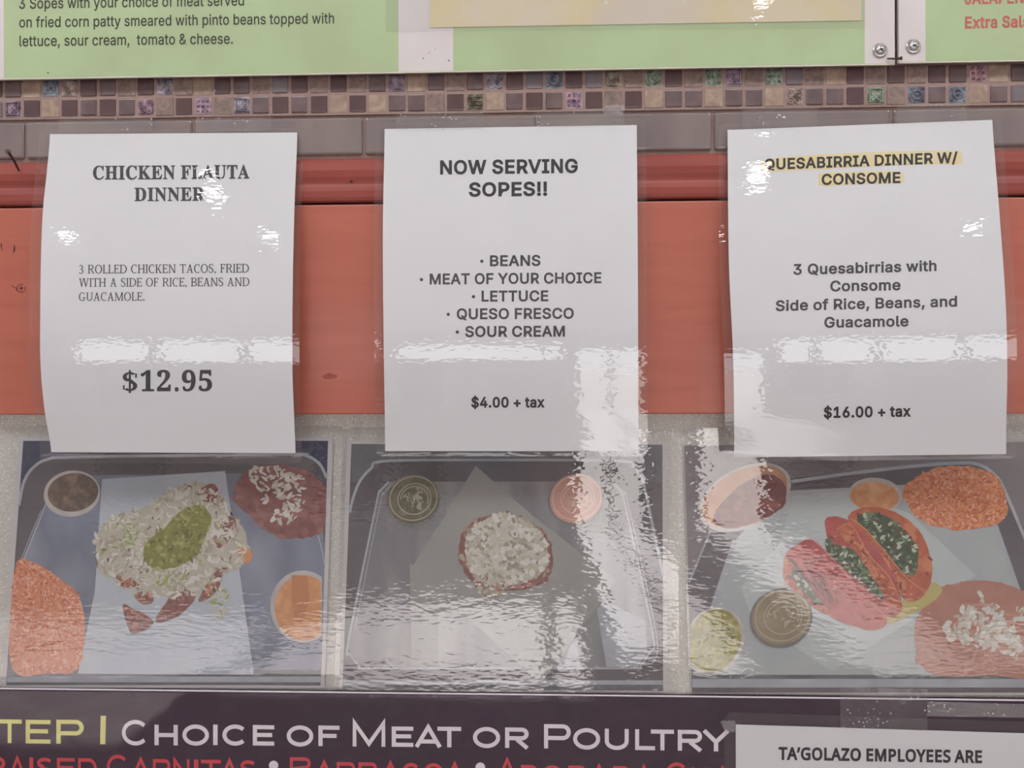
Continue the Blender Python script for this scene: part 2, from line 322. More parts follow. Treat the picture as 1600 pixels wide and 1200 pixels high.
# ------------------------------------------------------------------ lettering
GLYPHS = {      # letter: [advance, outline as x, y, x, y ..., next outline ...]
'sans': {
'!': [196, [67, 160, 63, 509, 132, 509, 128, 160], [98, -4, 86, -3, 75, 1, 66, 9, 58, 18, 54, 29, 52, 41, 54, 53, 58, 64, 66, 73, 75, 80, 86, 85, 98, 86, 110, 85, 121, 80, 130, 73, 138, 64, 142, 53, 143, 41, 142, 29, 138, 18, 130, 9, 121, 1, 110, -3]],
'$': [447, [202, -74, 202, 583, 244, 583, 244, -74], [224, -9, 188, -7, 156, -1, 128, 9, 102, 23, 81, 40, 64, 60, 51, 83, 42, 109, 38, 137, 104, 137, 108, 118, 114, 102, 123, 88, 136, 76, 150, 66, 166, 59, 185, 53, 204, 50, 224, 49, 246, 50, 267, 54, 286, 60, 303, 69, 317, 79, 329, 92, 338, 106, 344, 122, 346, 139, 344, 154, 340, 168, 332, 179, 322, 189, 310, 197, 296, 205, 280, 211, 263, 217, 245, 222, 184, 239, 145, 253, 112, 269, 86, 289, 67, 313, 56, 341, 52, 372, 54, 400, 62, 425, 75, 448, 92, 468, 113, 484, 138, 498, 165, 508, 195, 514, 227, 516, 259, 514, 289, 508, 316, 498, 340, 484, 360, 468, 377, 449, 390, 427, 398, 403, 401, 378, 337, 378, 332, 402, 320, 421, 302, 437, 280, 449, 254, 456, 225, 459, 204, 457, 185, 454, 167, 448, 152, 440, 139, 430, 129, 418, 121, 405, 117, 391, 115, 376, 117, 359, 122, 345, 131, 334, 142, 324, 155, 315, 169, 308, 184, 302, 198, 297, 212, 293, 264, 279, 279, 275, 295, 270, 312, 264, 328, 256, 344, 248, 359, 238, 372, 226, 384, 213, 395, 198, 402, 180, 407, 161, 408, 139, 406, 112, 399, 87, 386, 64, 370, 43, 349, 25, 323, 11, 294, 0, 261, -7]],
'&': [448, [197, -7, 165, -5, 136, 1, 110, 12, 88, 26, 69, 42, 54, 62, 43, 84, 36, 108, 34, 133, 36, 154, 40, 173, 47, 189, 58, 205, 70, 220, 85, 235, 101, 249, 120, 264, 140, 279, 216, 335, 223, 340, 230, 346, 237, 352, 243, 359, 249, 367, 255, 375, 259, 384, 261, 394, 262, 405, 260, 420, 255, 434, 245, 445, 233, 454, 219, 459, 201, 461, 189, 460, 178, 457, 168, 453, 159, 447, 151, 440, 145, 431, 141, 421, 138, 411, 137, 399, 138, 386, 141, 375, 145, 363, 152, 352, 159, 340, 169, 327, 179, 314, 191, 300, 204, 284, 438, 0, 364, 0, 171, 231, 153, 254, 136, 274, 121, 293, 108, 310, 96, 327, 87, 344, 81, 361, 77, 379, 75, 398, 77, 420, 82, 440, 91, 458, 102, 474, 117, 488, 134, 499, 154, 507, 176, 512, 200, 513, 224, 512, 246, 507, 266, 499, 283, 488, 297, 475, 308, 459, 317, 442, 322, 424, 324, 404, 323, 389, 320, 375, 315, 362, 309, 349, 301, 336, 291, 325, 281, 314, 269, 303, 256, 293, 154, 217, 135, 202, 121, 188, 110, 174, 103, 161, 98, 146, 97, 131, 98, 115, 102, 101, 109, 87, 118, 76, 130, 66, 143, 57, 158, 51, 175, 48, 193, 46, 213, 48, 232, 52, 251, 59, 269, 69, 286, 81, 301, 95, 315, 112, 327, 131, 336, 151, 343, 174, 348, 198, 349, 224, 408, 224, 406, 194, 403, 167, 397, 144, 389, 124, 380, 107, 371, 92, 361, 80, 353, 70, 345, 62, 333, 47, 315, 30, 294, 17, 271, 7, 246, -1, 221, -5]],
'+': [453, [198, 34, 198, 364, 255, 364, 255, 34], [61, 172, 61, 226, 391, 226, 391, 172]],
',': [188, [38, -119, 68, 71, 137, 71, 84, -119]],
'.': [188, [95, -4, 83, -3, 73, 1, 63, 9, 55, 18, 51, 29, 50, 41, 51, 53, 55, 64, 63, 73, 73, 81, 83, 85, 95, 87, 107, 85, 118, 81, 128, 73, 135, 64, 140, 53, 141, 41, 140, 29, 135, 18, 128, 9, 118, 1, 107, -3]],
'/': [249, [235, 533, 71, -76, 14, -76, 178, 533]],
'0': [453, [227, -7, 191, -3, 158, 7, 130, 24, 105, 48, 85, 77, 69, 113, 57, 155, 50, 202, 48, 254, 50, 306, 57, 353, 69, 395, 85, 431, 106, 461, 130, 484, 159, 502, 191, 512, 227, 516, 262, 512, 295, 502, 323, 484, 348, 461, 368, 431, 384, 395, 396, 353, 403, 306, 405, 254, 403, 202, 396, 155, 384, 113, 368, 77, 348, 48, 323, 24, 295, 7, 263, -3], [227, 50, 250, 52, 271, 60, 290, 74, 306, 92, 320, 116, 330, 144, 338, 176, 342, 213, 344, 254, 342, 295, 338, 332, 330, 365, 320, 393, 306, 416, 290, 435, 271, 449, 250, 457, 227, 460, 203, 457, 182, 449, 163, 435, 147, 416, 134, 393, 123, 365, 115, 332, 111, 295, 109, 254, 111, 213, 115, 176, 123, 144, 134, 116, 147, 92, 163, 74, 182, 60, 203, 52]],
'1': [453, [76, 0, 76, 55, 391, 55, 391, 0], [276, 509, 276, 0, 212, 0, 212, 448, 209, 448, 86, 358, 86, 427, 198, 509]],
'3': [453, [218, -7, 188, -5, 159, 1, 133, 10, 108, 22, 88, 38, 70, 57, 57, 79, 48, 104, 44, 132, 109, 132, 112, 115, 118, 100, 126, 87, 137, 76, 150, 66, 165, 59, 182, 54, 200, 51, 219, 50, 239, 51, 258, 55, 275, 61, 291, 69, 304, 80, 315, 93, 323, 108, 328, 125, 329, 145, 328, 163, 323, 180, 316, 196, 306, 211, 292, 223, 275, 234, 254, 241, 229, 246, 201, 248, 157, 248, 157, 299, 288, 448, 288, 452, 70, 452, 70, 509, 372, 509, 372, 461, 211, 278, 211, 289, 247, 290, 279, 286, 308, 276, 333, 262, 354, 244, 371, 222, 383, 198, 391, 173, 393, 145, 390, 116, 383, 90, 370, 66, 354, 45, 333, 27, 309, 12, 281, 2, 251, -5]],
'4': [453, [40, 105, 40, 158, 247, 509, 311, 509, 109, 166, 109, 163, 413, 163, 413, 105], [282, 0, 282, 121, 282, 146, 282, 318, 343, 318, 343, 0]],
'6': [453, [226, -7, 196, -4, 168, 3, 142, 15, 119, 31, 100, 51, 84, 74, 73, 101, 66, 130, 64, 162, 65, 187, 71, 212, 80, 239, 93, 268, 112, 302, 137, 340, 252, 509, 322, 509, 151, 261, 145, 261, 151, 270, 157, 279, 165, 288, 174, 295, 184, 302, 196, 307, 208, 311, 221, 313, 235, 314, 265, 312, 291, 305, 316, 295, 337, 280, 355, 262, 370, 240, 380, 215, 387, 187, 389, 157, 387, 127, 379, 98, 368, 73, 352, 50, 333, 30, 310, 14, 284, 3, 257, -4], [226, 48, 245, 50, 263, 55, 279, 63, 293, 73, 304, 86, 314, 101, 322, 119, 326, 137, 327, 157, 326, 178, 322, 196, 314, 213, 304, 228, 293, 241, 279, 251, 263, 259, 245, 264, 226, 265, 207, 264, 190, 259, 174, 252, 160, 241, 148, 229, 138, 214, 131, 197, 126, 179, 125, 158, 126, 138, 131, 119, 138, 102, 148, 86, 160, 73, 174, 63, 190, 55, 207, 50]],
'A': [480, [16, 0, 201, 509, 276, 509, 463, 0, 395, 0, 287, 302, 280, 323, 272, 346, 264, 372, 255, 402, 244, 438, 232, 478, 245, 478, 233, 437, 222, 402, 213, 371, 204, 345, 197, 322, 191, 302, 85, 0], [110, 142, 110, 199, 370, 199, 370, 142]],
'B': [456, [60, 0, 60, 509, 241, 509, 274, 507, 304, 501, 329, 491, 350, 477, 367, 461, 381, 442, 390, 421, 396, 398, 398, 374, 397, 353, 393, 336, 387, 320, 378, 307, 368, 295, 356, 286, 343, 278, 329, 272, 315, 267, 315, 262, 331, 260, 347, 254, 363, 245, 378, 234, 391, 220, 402, 203, 411, 184, 416, 161, 418, 136, 416, 111, 410, 88, 400, 67, 386, 48, 368, 31, 344, 18, 317, 8, 284, 2, 247, 0], [125, 57, 245, 57, 281, 60, 309, 67, 330, 80, 344, 96, 353, 115, 355, 137, 354, 153, 350, 169, 342, 184, 333, 197, 320, 209, 306, 218, 289, 225, 269, 229, 248, 231, 125, 231], [125, 285, 238, 285, 256, 287, 273, 290, 288, 296, 302, 304, 314, 314, 323, 326, 330, 340, 335, 355, 336, 372, 333, 393, 326, 412, 313, 429, 294, 442, 270, 449, 240, 452, 125, 452]],
'C': [510, [267, -7, 225, -3, 186, 7, 150, 25, 119, 49, 92, 79, 70, 115, 53, 157, 44, 203, 40, 254, 44, 305, 53, 352, 70, 393, 92, 429, 119, 459, 150, 484, 186, 501, 225, 512, 267, 516, 293, 514, 317, 511, 340, 504, 362, 496, 383, 485, 402, 471, 419, 456, 435, 438, 448, 418, 459, 397, 467, 373, 473, 348, 408, 348, 404, 365, 397, 380, 389, 395, 380, 407, 369, 418, 357, 428, 344, 437, 330, 444, 315, 449, 300, 453, 284, 455, 267, 456, 237, 453, 209, 445, 184, 432, 161, 414, 141, 391, 125, 364, 113, 332, 106, 295, 103, 254, 106, 213, 113, 177, 125, 145, 141, 117, 161, 94, 184, 76, 210, 63, 237, 56, 267, 53, 284, 54, 300, 56, 315, 60, 330, 65, 344, 72, 357, 81, 369, 90, 380, 102, 389, 114, 397, 128, 404, 144, 408, 160, 473, 160, 467, 135, 459, 112, 448, 91, 435, 71, 420, 53, 402, 38, 383, 24, 363, 13, 341, 5, 317, -2, 293, -6]],
'D': [502, [219, 0, 96, 0, 96, 57, 215, 57, 254, 60, 288, 68, 318, 81, 343, 99, 363, 122, 379, 149, 390, 181, 397, 216, 399, 255, 397, 294, 390, 329, 379, 361, 364, 388, 344, 410, 320, 428, 291, 441, 258, 449, 221, 452, 93, 452, 93, 509, 225, 509, 273, 505, 315, 495, 353, 478, 385, 455, 412, 426, 433, 391, 449, 351, 458, 306, 462, 255, 458, 205, 449, 159, 433, 119, 411, 83, 384, 54, 351, 31, 312, 14, 268, 3], [125, 509, 125, 0, 60, 0, 60, 509]],
'E': [419, [60, 0, 60, 509, 372, 509, 372, 452, 125, 452, 125, 286, 355, 286, 355, 229, 125, 229, 125, 57, 375, 57, 375, 0]],
'F': [410, [60, 0, 60, 509, 369, 509, 369, 452, 125, 452, 125, 278, 346, 278, 346, 221, 125, 221, 125, 0]],
'G': [520, [269, -7, 225, -3, 185, 7, 149, 25, 118, 49, 91, 79, 69, 116, 53, 157, 43, 203, 40, 254, 43, 305, 53, 352, 69, 393, 91, 429, 117, 459, 149, 484, 184, 501, 223, 512, 265, 516, 291, 514, 316, 510, 340, 504, 363, 494, 384, 483, 403, 469, 421, 453, 436, 436, 449, 416, 460, 395, 468, 373, 474, 349, 408, 349, 402, 365, 395, 379, 387, 393, 378, 406, 368, 417, 356, 427, 344, 436, 330, 443, 315, 448, 300, 453, 283, 455, 265, 456, 236, 453, 209, 445, 183, 432, 160, 414, 141, 392, 125, 364, 113, 332, 106, 295, 103, 254, 106, 213, 113, 177, 125, 145, 141, 117, 161, 95, 184, 76, 210, 63, 238, 56, 269, 53, 296, 55, 322, 61, 345, 71, 365, 85, 382, 102, 396, 123, 407, 147, 413, 173, 415, 202, 434, 199, 283, 199, 283, 256, 478, 256, 478, 200, 475, 160, 466, 124, 451, 91, 431, 62, 406, 38, 377, 19, 344, 5, 308, -4]],
'H': [517, [60, 0, 60, 509, 125, 509, 125, 289, 392, 289, 392, 509, 457, 509, 457, 0, 392, 0, 392, 232, 125, 232, 125, 0]],
'I': [300, [31, 0, 31, 57, 118, 57, 118, 452, 31, 452, 31, 509, 269, 509, 269, 452, 183, 452, 183, 57, 269, 57, 269, 0]],
'J': [396, [185, -7, 143, -2, 106, 11, 75, 33, 52, 63, 38, 100, 33, 145, 33, 173, 98, 173, 98, 145, 100, 117, 108, 93, 122, 74, 139, 61, 160, 53, 185, 50, 209, 53, 230, 61, 248, 74, 261, 93, 269, 117, 272, 145, 272, 509, 336, 509, 336, 145, 332, 100, 318, 63, 294, 33, 263, 11, 227, -2]],
'L': [393, [60, 0, 60, 509, 125, 509, 125, 57, 361, 57, 361, 0]],
'M': [628, [60, 0, 60, 509, 152, 509, 277, 187, 280, 179, 284, 170, 287, 159, 291, 147, 295, 135, 299, 123, 303, 110, 307, 97, 311, 84, 315, 71, 319, 60, 322, 49, 307, 49, 311, 59, 314, 71, 318, 83, 322, 95, 326, 108, 330, 121, 334, 134, 338, 146, 342, 158, 346, 169, 349, 179, 352, 187, 476, 509, 568, 509, 568, 0, 504, 0, 504, 291, 504, 302, 504, 314, 504, 327, 505, 340, 505, 354, 505, 369, 505, 383, 506, 398, 506, 413, 506, 428, 507, 443, 507, 457, 513, 457, 508, 441, 503, 425, 498, 409, 492, 393, 487, 378, 482, 363, 477, 348, 472, 335, 467, 322, 463, 310, 459, 300, 456, 291, 342, 0, 286, 0, 170, 291, 167, 300, 163, 310, 159, 321, 155, 333, 150, 347, 145, 361, 140, 376, 134, 392, 129, 408, 124, 424, 118, 441, 112, 457, 119, 457, 119, 444, 120, 430, 120, 416, 120, 401, 121, 386, 121, 372, 121, 357, 121, 342, 122, 328, 122, 315, 122, 302, 122, 291, 122, 0]],
'N': [523, [60, 0, 60, 509, 136, 509, 343, 183, 349, 174, 355, 163, 363, 151, 371, 137, 379, 122, 388, 107, 396, 90, 405, 73, 414, 55, 405, 54, 403, 72, 402, 90, 401, 108, 400, 126, 399, 142, 399, 157, 399, 171, 399, 184, 399, 195, 399, 509, 463, 509, 463, 0, 387, 0, 202, 290, 194, 303, 186, 317, 177, 331, 168, 346, 159, 363, 148, 381, 136, 402, 123, 425, 108, 452, 119, 454, 120, 429, 121, 406, 122, 384, 123, 363, 124, 345, 124, 328, 125, 313, 125, 301, 125, 291, 125, 0]],
'O': [533, [267, -7, 225, -3, 186, 7, 150, 25, 119, 49, 92, 79, 70, 115, 53, 157, 44, 203, 40, 254, 44, 305, 53, 352, 70, 393, 92, 429, 119, 459, 150, 484, 186, 501, 225, 512, 267, 516, 309, 512, 348, 501, 384, 484, 415, 459, 442, 429, 464, 393, 480, 352, 490, 305, 493, 254, 490, 203, 480, 157, 464, 115, 442, 79, 415, 49, 384, 25, 348, 7, 309, -3], [267, 53, 296, 55, 324, 63, 349, 76, 372, 94, 392, 116, 408, 144, 420, 176, 428, 213, 430, 254, 428, 295, 420, 332, 408, 365, 392, 392, 372, 415, 349, 433, 324, 446, 296, 453, 267, 456, 237, 453, 210, 445, 184, 433, 161, 415, 142, 392, 125, 364, 113, 332, 106, 295, 103, 254, 106, 213, 113, 176, 125, 144, 142, 117, 161, 94, 184, 76, 210, 63, 237, 55]],
'P': [445, [60, 0, 60, 509, 235, 509, 272, 506, 305, 499, 332, 487, 356, 471, 375, 452, 390, 430, 400, 404, 407, 377, 409, 348, 407, 318, 400, 291, 390, 265, 375, 243, 356, 223, 332, 207, 305, 195, 272, 188, 235, 186, 109, 186, 109, 242, 233, 242, 257, 244, 279, 248, 297, 256, 312, 266, 324, 279, 333, 294, 339, 310, 343, 328, 344, 348, 343, 367, 339, 385, 333, 402, 324, 416, 312, 428, 297, 439, 279, 446, 257, 451, 232, 452, 125, 452, 125, 0]],
'Q': [533, [245, 159, 313, 159, 369, 85, 384, 65, 468, -48, 401, -48, 346, 27, 331, 46], [267, -7, 225, -3, 186, 7, 150, 25, 119, 49, 92, 79, 70, 115, 53, 157, 44, 203, 40, 254, 44, 305, 53, 352, 70, 393, 92, 429, 119, 459, 150, 484, 186, 501, 225, 512, 267, 516, 309, 512, 348, 501, 384, 484, 415, 459, 442, 429, 464, 393, 480, 352, 490, 305, 493, 254, 490, 203, 480, 157, 464, 115, 442, 79, 415, 49, 384, 25, 348, 7, 309, -3], [267, 53, 296, 55, 324, 63, 349, 76, 372, 94, 392, 116, 408, 144, 420, 176, 428, 213, 430, 254, 428, 295, 420, 332, 408, 365, 392, 392, 372, 415, 349, 433, 324, 446, 296, 453, 267, 456, 237, 453, 210, 445, 184, 433, 161, 415, 142, 392, 125, 364, 113, 332, 106, 295, 103, 254, 106, 213, 113, 176, 125, 144, 142, 117, 161, 94, 184, 76, 210, 63, 237, 55]],
'R': [449, [60, 0, 60, 509, 236, 509, 273, 506, 305, 500, 333, 489, 356, 473, 376, 455, 390, 433, 401, 408, 407, 381, 409, 352, 407, 323, 401, 296, 390, 271, 376, 250, 356, 232, 333, 217, 305, 206, 273, 200, 236, 198, 96, 198, 96, 255, 234, 255, 258, 256, 280, 260, 298, 267, 313, 276, 325, 287, 334, 300, 340, 316, 344, 333, 345, 352, 344, 371, 340, 389, 334, 405, 325, 419, 313, 430, 298, 440, 279, 446, 258, 451, 233, 452, 125, 452, 125, 0], [353, 0, 230, 229, 303, 229, 428, 0]],
'S': [447, [224, -9, 188, -7, 156, -1, 128, 9, 102, 23, 81, 40, 64, 60, 51, 83, 42, 109, 38, 137, 104, 137, 108, 118, 114, 102, 123, 88, 136, 76, 150, 66, 166, 59, 185, 53, 204, 50, 224, 49, 246, 50, 267, 54, 286, 60, 303, 69, 317, 79, 329, 92, 338, 106, 344, 122, 346, 139, 344, 154, 340, 168, 332, 179, 322, 189, 310, 197, 296, 205, 280, 211, 263, 217, 245, 222, 184, 239, 145, 253, 112, 269, 86, 289, 67, 313, 56, 341, 52, 372, 54, 400, 62, 425, 75, 448, 92, 468, 113, 484, 138, 498, 165, 508, 195, 514, 227, 516, 259, 514, 289, 508, 316, 498, 340, 484, 360, 468, 377, 449, 390, 427, 398, 403, 401, 378, 337, 378, 332, 402, 320, 421, 302, 437, 280, 449, 254, 456, 225, 459, 204, 457, 185, 454, 167, 448, 152, 440, 139, 430, 129, 418, 121, 405, 117, 391, 115, 376, 117, 359, 122, 345, 131, 334, 142, 324, 155, 315, 169, 308, 184, 302, 198, 297, 212, 293, 264, 279, 279, 275, 295, 270, 312, 264, 328, 256, 344, 248, 359, 238, 372, 226, 384, 213, 395, 198, 402, 180, 407, 161, 408, 139, 406, 112, 399, 87, 386, 64, 370, 43, 349, 25, 323, 11, 294, 0, 261, -7]],
'T': [449, [32, 452, 32, 509, 417, 509, 417, 452, 257, 452, 257, 0, 193, 0, 193, 452]],
'U': [517, [259, -8, 220, -6, 186, 2, 154, 15, 126, 33, 103, 55, 85, 80, 71, 108, 63, 140, 60, 173, 60, 509, 124, 509, 124, 178, 126, 155, 132, 133, 141, 113, 153, 95, 169, 80, 187, 68, 208, 59, 232, 53, 259, 52, 285, 53, 309, 59, 331, 68, 349, 80, 364, 95, 377, 113, 385, 133, 391, 155, 393, 178, 393, 509, 457, 509, 457, 173, 454, 140, 446, 108, 433, 80, 414, 55, 391, 33, 363, 15, 332, 2, 297, -6]],
'V': [480, [204, 0, 16, 509, 84, 509, 192, 206, 199, 187, 207, 164, 215, 137, 225, 106, 236, 71, 248, 31, 235, 31, 247, 71, 257, 107, 267, 138, 276, 165, 283, 187, 290, 206, 395, 509, 463, 509, 278, 0]],
'W': [686, [155, 0, 16, 509, 82, 509, 163, 196, 167, 179, 172, 162, 175, 145, 179, 128, 183, 111, 187, 94, 190, 76, 194, 58, 197, 40, 189, 40, 193, 58, 196, 76, 200, 94, 203, 111, 207, 128, 211, 145, 215, 162, 220, 179, 224, 196, 306, 509, 380, 509, 462, 196, 466, 179, 470, 162, 474, 145, 478, 128, 482, 111, 486, 94, 490, 76, 494, 58, 497, 40, 488, 40, 492, 58, 495, 76, 499, 94, 503, 111, 506, 128, 510, 145, 515, 162, 519, 179, 523, 196, 603, 509, 670, 509, 530, 0, 455, 0, 368, 323, 362, 345, 357, 368, 351, 391, 346, 417, 341, 445, 336, 475, 350, 475, 345, 446, 340, 420, 335, 395, 330, 371, 324, 347, 318, 323, 230, 0]],
'Y': [472, [203, 0, 203, 208, 16, 509, 91, 509, 192, 344, 203, 327, 213, 309, 222, 292, 231, 274, 240, 254, 250, 230, 224, 230, 233, 254, 242, 275, 251, 293, 260, 310, 270, 327, 280, 344, 381, 509, 455, 509, 268, 208, 268, 0]],
'a': [389, [160, -9, 137, -7, 115, -3, 94, 5, 76, 15, 60, 29, 48, 45, 38, 63, 32, 84, 30, 108, 32, 128, 36, 146, 43, 161, 53, 174, 64, 184, 78, 193, 92, 200, 108, 206, 125, 211, 143, 214, 161, 217, 178, 220, 200, 223, 218, 225, 234, 227, 247, 229, 257, 231, 265, 235, 271, 240, 274, 246, 276, 255, 276, 257, 275, 272, 272, 285, 267, 297, 260, 307, 251, 315, 240, 322, 227, 327, 212, 330, 196, 331, 178, 330, 163, 327, 149, 322, 137, 316, 127, 309, 118, 301, 110, 292, 104, 283, 100, 274, 41, 291, 51, 313, 64, 331, 79, 346, 95, 358, 114, 368, 133, 375, 153, 380, 173, 383, 194, 384, 208, 384, 223, 382, 239, 379, 255, 375, 271, 369, 286, 360, 300, 350, 312, 336, 322, 320, 330, 301, 335, 278, 337, 251, 337, 0, 277, 0, 277, 52, 272, 52, 267, 43, 260, 34, 252, 25, 242, 16, 229, 8, 215, 1, 199, -4, 181, -7], [170, 45, 192, 47, 211, 51, 228, 59, 242, 68, 254, 80, 263, 93, 270, 108, 274, 122, 276, 138, 276, 190, 272, 187, 267, 184, 259, 182, 251, 180, 241, 178, 231, 176, 221, 174, 210, 173, 200, 171, 191, 170, 182, 169, 175, 168, 161, 166, 147, 163, 134, 159, 122, 153, 112, 147, 103, 139, 97, 130, 93, 118, 92, 105, 93, 93, 96, 82, 102, 72, 109, 64, 119, 57, 130, 52, 142, 48, 156, 46]],
'b': [424, [229, -8, 208, -7, 189, -3, 172, 4, 159, 12, 147, 21, 138, 31, 130, 41, 123, 50, 118, 59, 112, 59, 112, 0, 53, 0, 53, 509, 114, 509, 114, 319, 118, 319, 123, 327, 130, 336, 137, 346, 147, 355, 158, 364, 171, 373, 188, 379, 207, 383, 229, 384, 259, 382, 287, 374, 313, 361, 335, 342, 354, 320, 370, 293, 381, 261, 388, 227, 390, 189, 388, 151, 381, 116, 370, 84, 355, 57, 336, 34, 313, 16, 288, 3, 260, -6], [220, 47, 242, 49, 262, 55, 279, 66, 294, 80, 306, 97, 316, 117, 323, 139, 327, 163, 328, 189, 327, 215, 323, 239, 316, 261, 307, 281, 295, 298, 280, 311, 262, 322, 243, 328, 220, 330, 198, 328, 178, 322, 161, 312, 147, 299, 134, 282, 125, 263, 118, 241, 114, 216, 113, 189, 114, 162, 118, 138, 125, 115, 135, 95, 147, 78, 162, 65, 179, 55, 198, 49]],
'c': [396, [207, -8, 174, -5, 144, 3, 117, 16, 93, 35, 72, 58, 56, 85, 44, 116, 37, 150, 34, 187, 37, 225, 44, 260, 56, 291, 72, 318, 93, 341, 117, 360, 144, 374, 174, 382, 207, 384, 226, 384, 243, 381, 260, 377, 276, 371, 291, 364, 305, 356, 318, 346, 330, 335, 340, 322, 349, 308, 356, 293, 362, 277, 303, 262, 300, 272, 295, 281, 290, 289, 284, 297, 278, 304, 270, 311, 261, 316, 252, 321, 242, 325, 231, 328, 220, 329, 207, 330, 184, 328, 163, 321, 145, 310, 130, 296, 118, 278, 108, 258, 102, 236, 98, 212, 96, 187, 98, 163, 102, 139, 108, 117, 118, 97, 130, 80, 145, 66, 163, 55, 184, 49, 207, 46, 220, 47, 232, 49, 243, 52, 253, 55, 262, 60, 271, 66, 279, 73, 285, 80, 292, 89, 297, 98, 301, 107, 304, 117, 363, 102, 357, 86, 350, 70, 341, 56, 331, 43, 319, 32, 306, 21, 292, 12, 277, 5, 261, -1, 244, -5, 226, -7]],
'd': [424, [195, -8, 165, -6, 137, 3, 111, 16, 89, 34, 70, 57, 55, 84, 43, 116, 36, 151, 34, 189, 36, 227, 43, 261, 55, 293, 70, 320, 89, 342, 112, 361, 137, 374, 165, 382, 196, 384, 218, 383, 237, 379, 253, 373, 267, 364, 278, 355, 287, 346, 295, 336, 301, 327, 306, 319, 311, 319, 311, 509, 372, 509, 372, 0, 313, 0, 313, 59, 307, 59, 301, 50, 295, 41, 287, 31, 277, 21, 266, 12, 252, 4, 236, -3, 217, -7], [205, 47, 226, 49, 246, 55, 263, 65, 278, 78, 290, 95, 299, 115, 306, 138, 310, 162, 312, 189, 310, 216, 306, 241, 300, 263, 290, 282, 278, 299, 263, 312, 246, 322, 227, 328, 205, 330, 182, 328, 162, 322, 145, 311, 130, 298, 118, 281, 108, 261, 102, 239, 98, 215, 96, 189, 98, 163, 102, 139, 109, 117, 118, 97, 130, 80, 145, 66, 162, 55, 182, 49]],
'e': [404, [212, -8, 177, -5, 145, 3, 117, 16, 92, 35, 72, 58, 56, 85, 44, 116, 37, 150, 34, 187, 36, 224, 44, 258, 55, 290, 71, 317, 91, 340, 115, 359, 142, 373, 172, 382, 205, 384, 226, 383, 246, 380, 266, 374, 285, 366, 303, 355, 319, 341, 334, 324, 347, 305, 357, 282, 365, 256, 370, 227, 371, 194, 371, 169, 75, 169, 75, 221, 338, 221, 310, 202, 308, 226, 304, 248, 298, 269, 288, 286, 277, 301, 263, 314, 246, 323, 227, 328, 205, 330, 183, 328, 164, 323, 146, 313, 131, 301, 119, 286, 109, 270, 102, 251, 97, 231, 96, 211, 96, 178, 98, 151, 102, 127, 110, 106, 121, 88, 135, 73, 151, 61, 169, 53, 190, 48, 212, 46, 227, 47, 241, 49, 254, 53, 265, 58, 276, 65, 285, 73, 294, 82, 300, 93, 306, 105, 365, 91, 358, 72, 348, 55, 335, 39, 320, 26, 302, 14, 283, 4, 261, -3, 237, -7]],
'f': [254, [228, 379, 228, 327, 6, 327, 6, 379], [81, 0, 81, 432, 82, 452, 87, 470, 96, 486, 107, 499, 120, 510, 135, 519, 152, 525, 169, 529, 187, 530, 201, 530, 212, 529, 222, 527, 231, 525, 238, 523, 243, 521, 227, 468, 224, 470, 220, 471, 215, 472, 209, 473, 202, 474, 195, 474, 178, 472, 164, 468, 154, 460, 147, 449, 143, 435, 142, 419, 142, 0]],
'g': [425, [207, -151, 180, -149, 156, -146, 134, -140, 114, -132, 97, -122, 82, -110, 70, -97, 59, -84, 51, -69, 101, -41, 107, -49, 114, -57, 122, -66, 131, -74, 142, -82, 154, -88, 169, -93, 187, -96, 207, -97, 236, -95, 261, -87, 282, -75, 298, -58, 308, -34, 311, -6, 311, 68, 306, 68, 301, 60, 294, 51, 287, 41, 277, 32, 266, 23, 252, 16, 236, 10, 217, 6, 195, 5, 165, 7, 138, 14, 113, 27, 90, 43, 71, 65, 55, 90, 43, 120, 36, 154, 34, 191, 36, 229, 43, 263, 55, 293, 71, 320, 90, 342, 112, 361, 138, 374, 166, 382, 196, 384, 218, 383, 237, 379, 253, 373, 267, 365, 279, 356, 288, 346, 296, 336, 302, 327, 308, 319, 313, 319, 313, 379, 372, 379, 372, -9, 370, -40, 363, -67, 350, -90, 334, -109, 314, -124, 291, -136, 265, -144, 237, -149], [205, 59, 227, 61, 246, 66, 264, 75, 278, 87, 290, 103, 300, 121, 307, 142, 311, 166, 312, 193, 311, 219, 307, 242, 300, 264, 291, 283, 279, 299, 264, 312, 247, 322, 227, 328, 205, 330, 182, 328, 163, 322, 145, 312, 130, 298, 118, 282, 109, 262, 102, 241, 98, 218, 96, 193, 98, 167, 102, 144, 109, 123, 118, 104, 131, 88, 145, 76, 163, 66, 183, 61]],
'h': [410, [114, 227, 114, 0, 53, 0, 53, 509, 114, 509, 114, 287, 102, 287, 116, 319, 132, 344, 152, 362, 175, 374, 200, 382, 227, 384, 252, 383, 275, 377, 295, 369, 313, 356, 328, 340, 341, 321, 350, 298, 355, 271, 357, 240, 357, 0, 296, 0, 296, 235, 293, 263, 286, 286, 273, 304, 256, 318, 235, 326, 210, 329, 192, 328, 176, 324, 161, 317, 147, 308, 136, 297, 126, 283, 119, 266, 115, 248]],
'i': [167, [53, 0, 53, 379, 114, 379, 114, 0], [84, 443, 73, 444, 63, 448, 54, 455, 47, 463, 43, 472, 41, 483, 43, 494, 47, 504, 54, 512, 63, 518, 73, 522, 84, 524, 95, 522, 105, 518, 114, 512, 121, 504, 125, 494, 126, 483, 125, 472, 121, 463, 114, 455, 105, 448, 95, 444]],
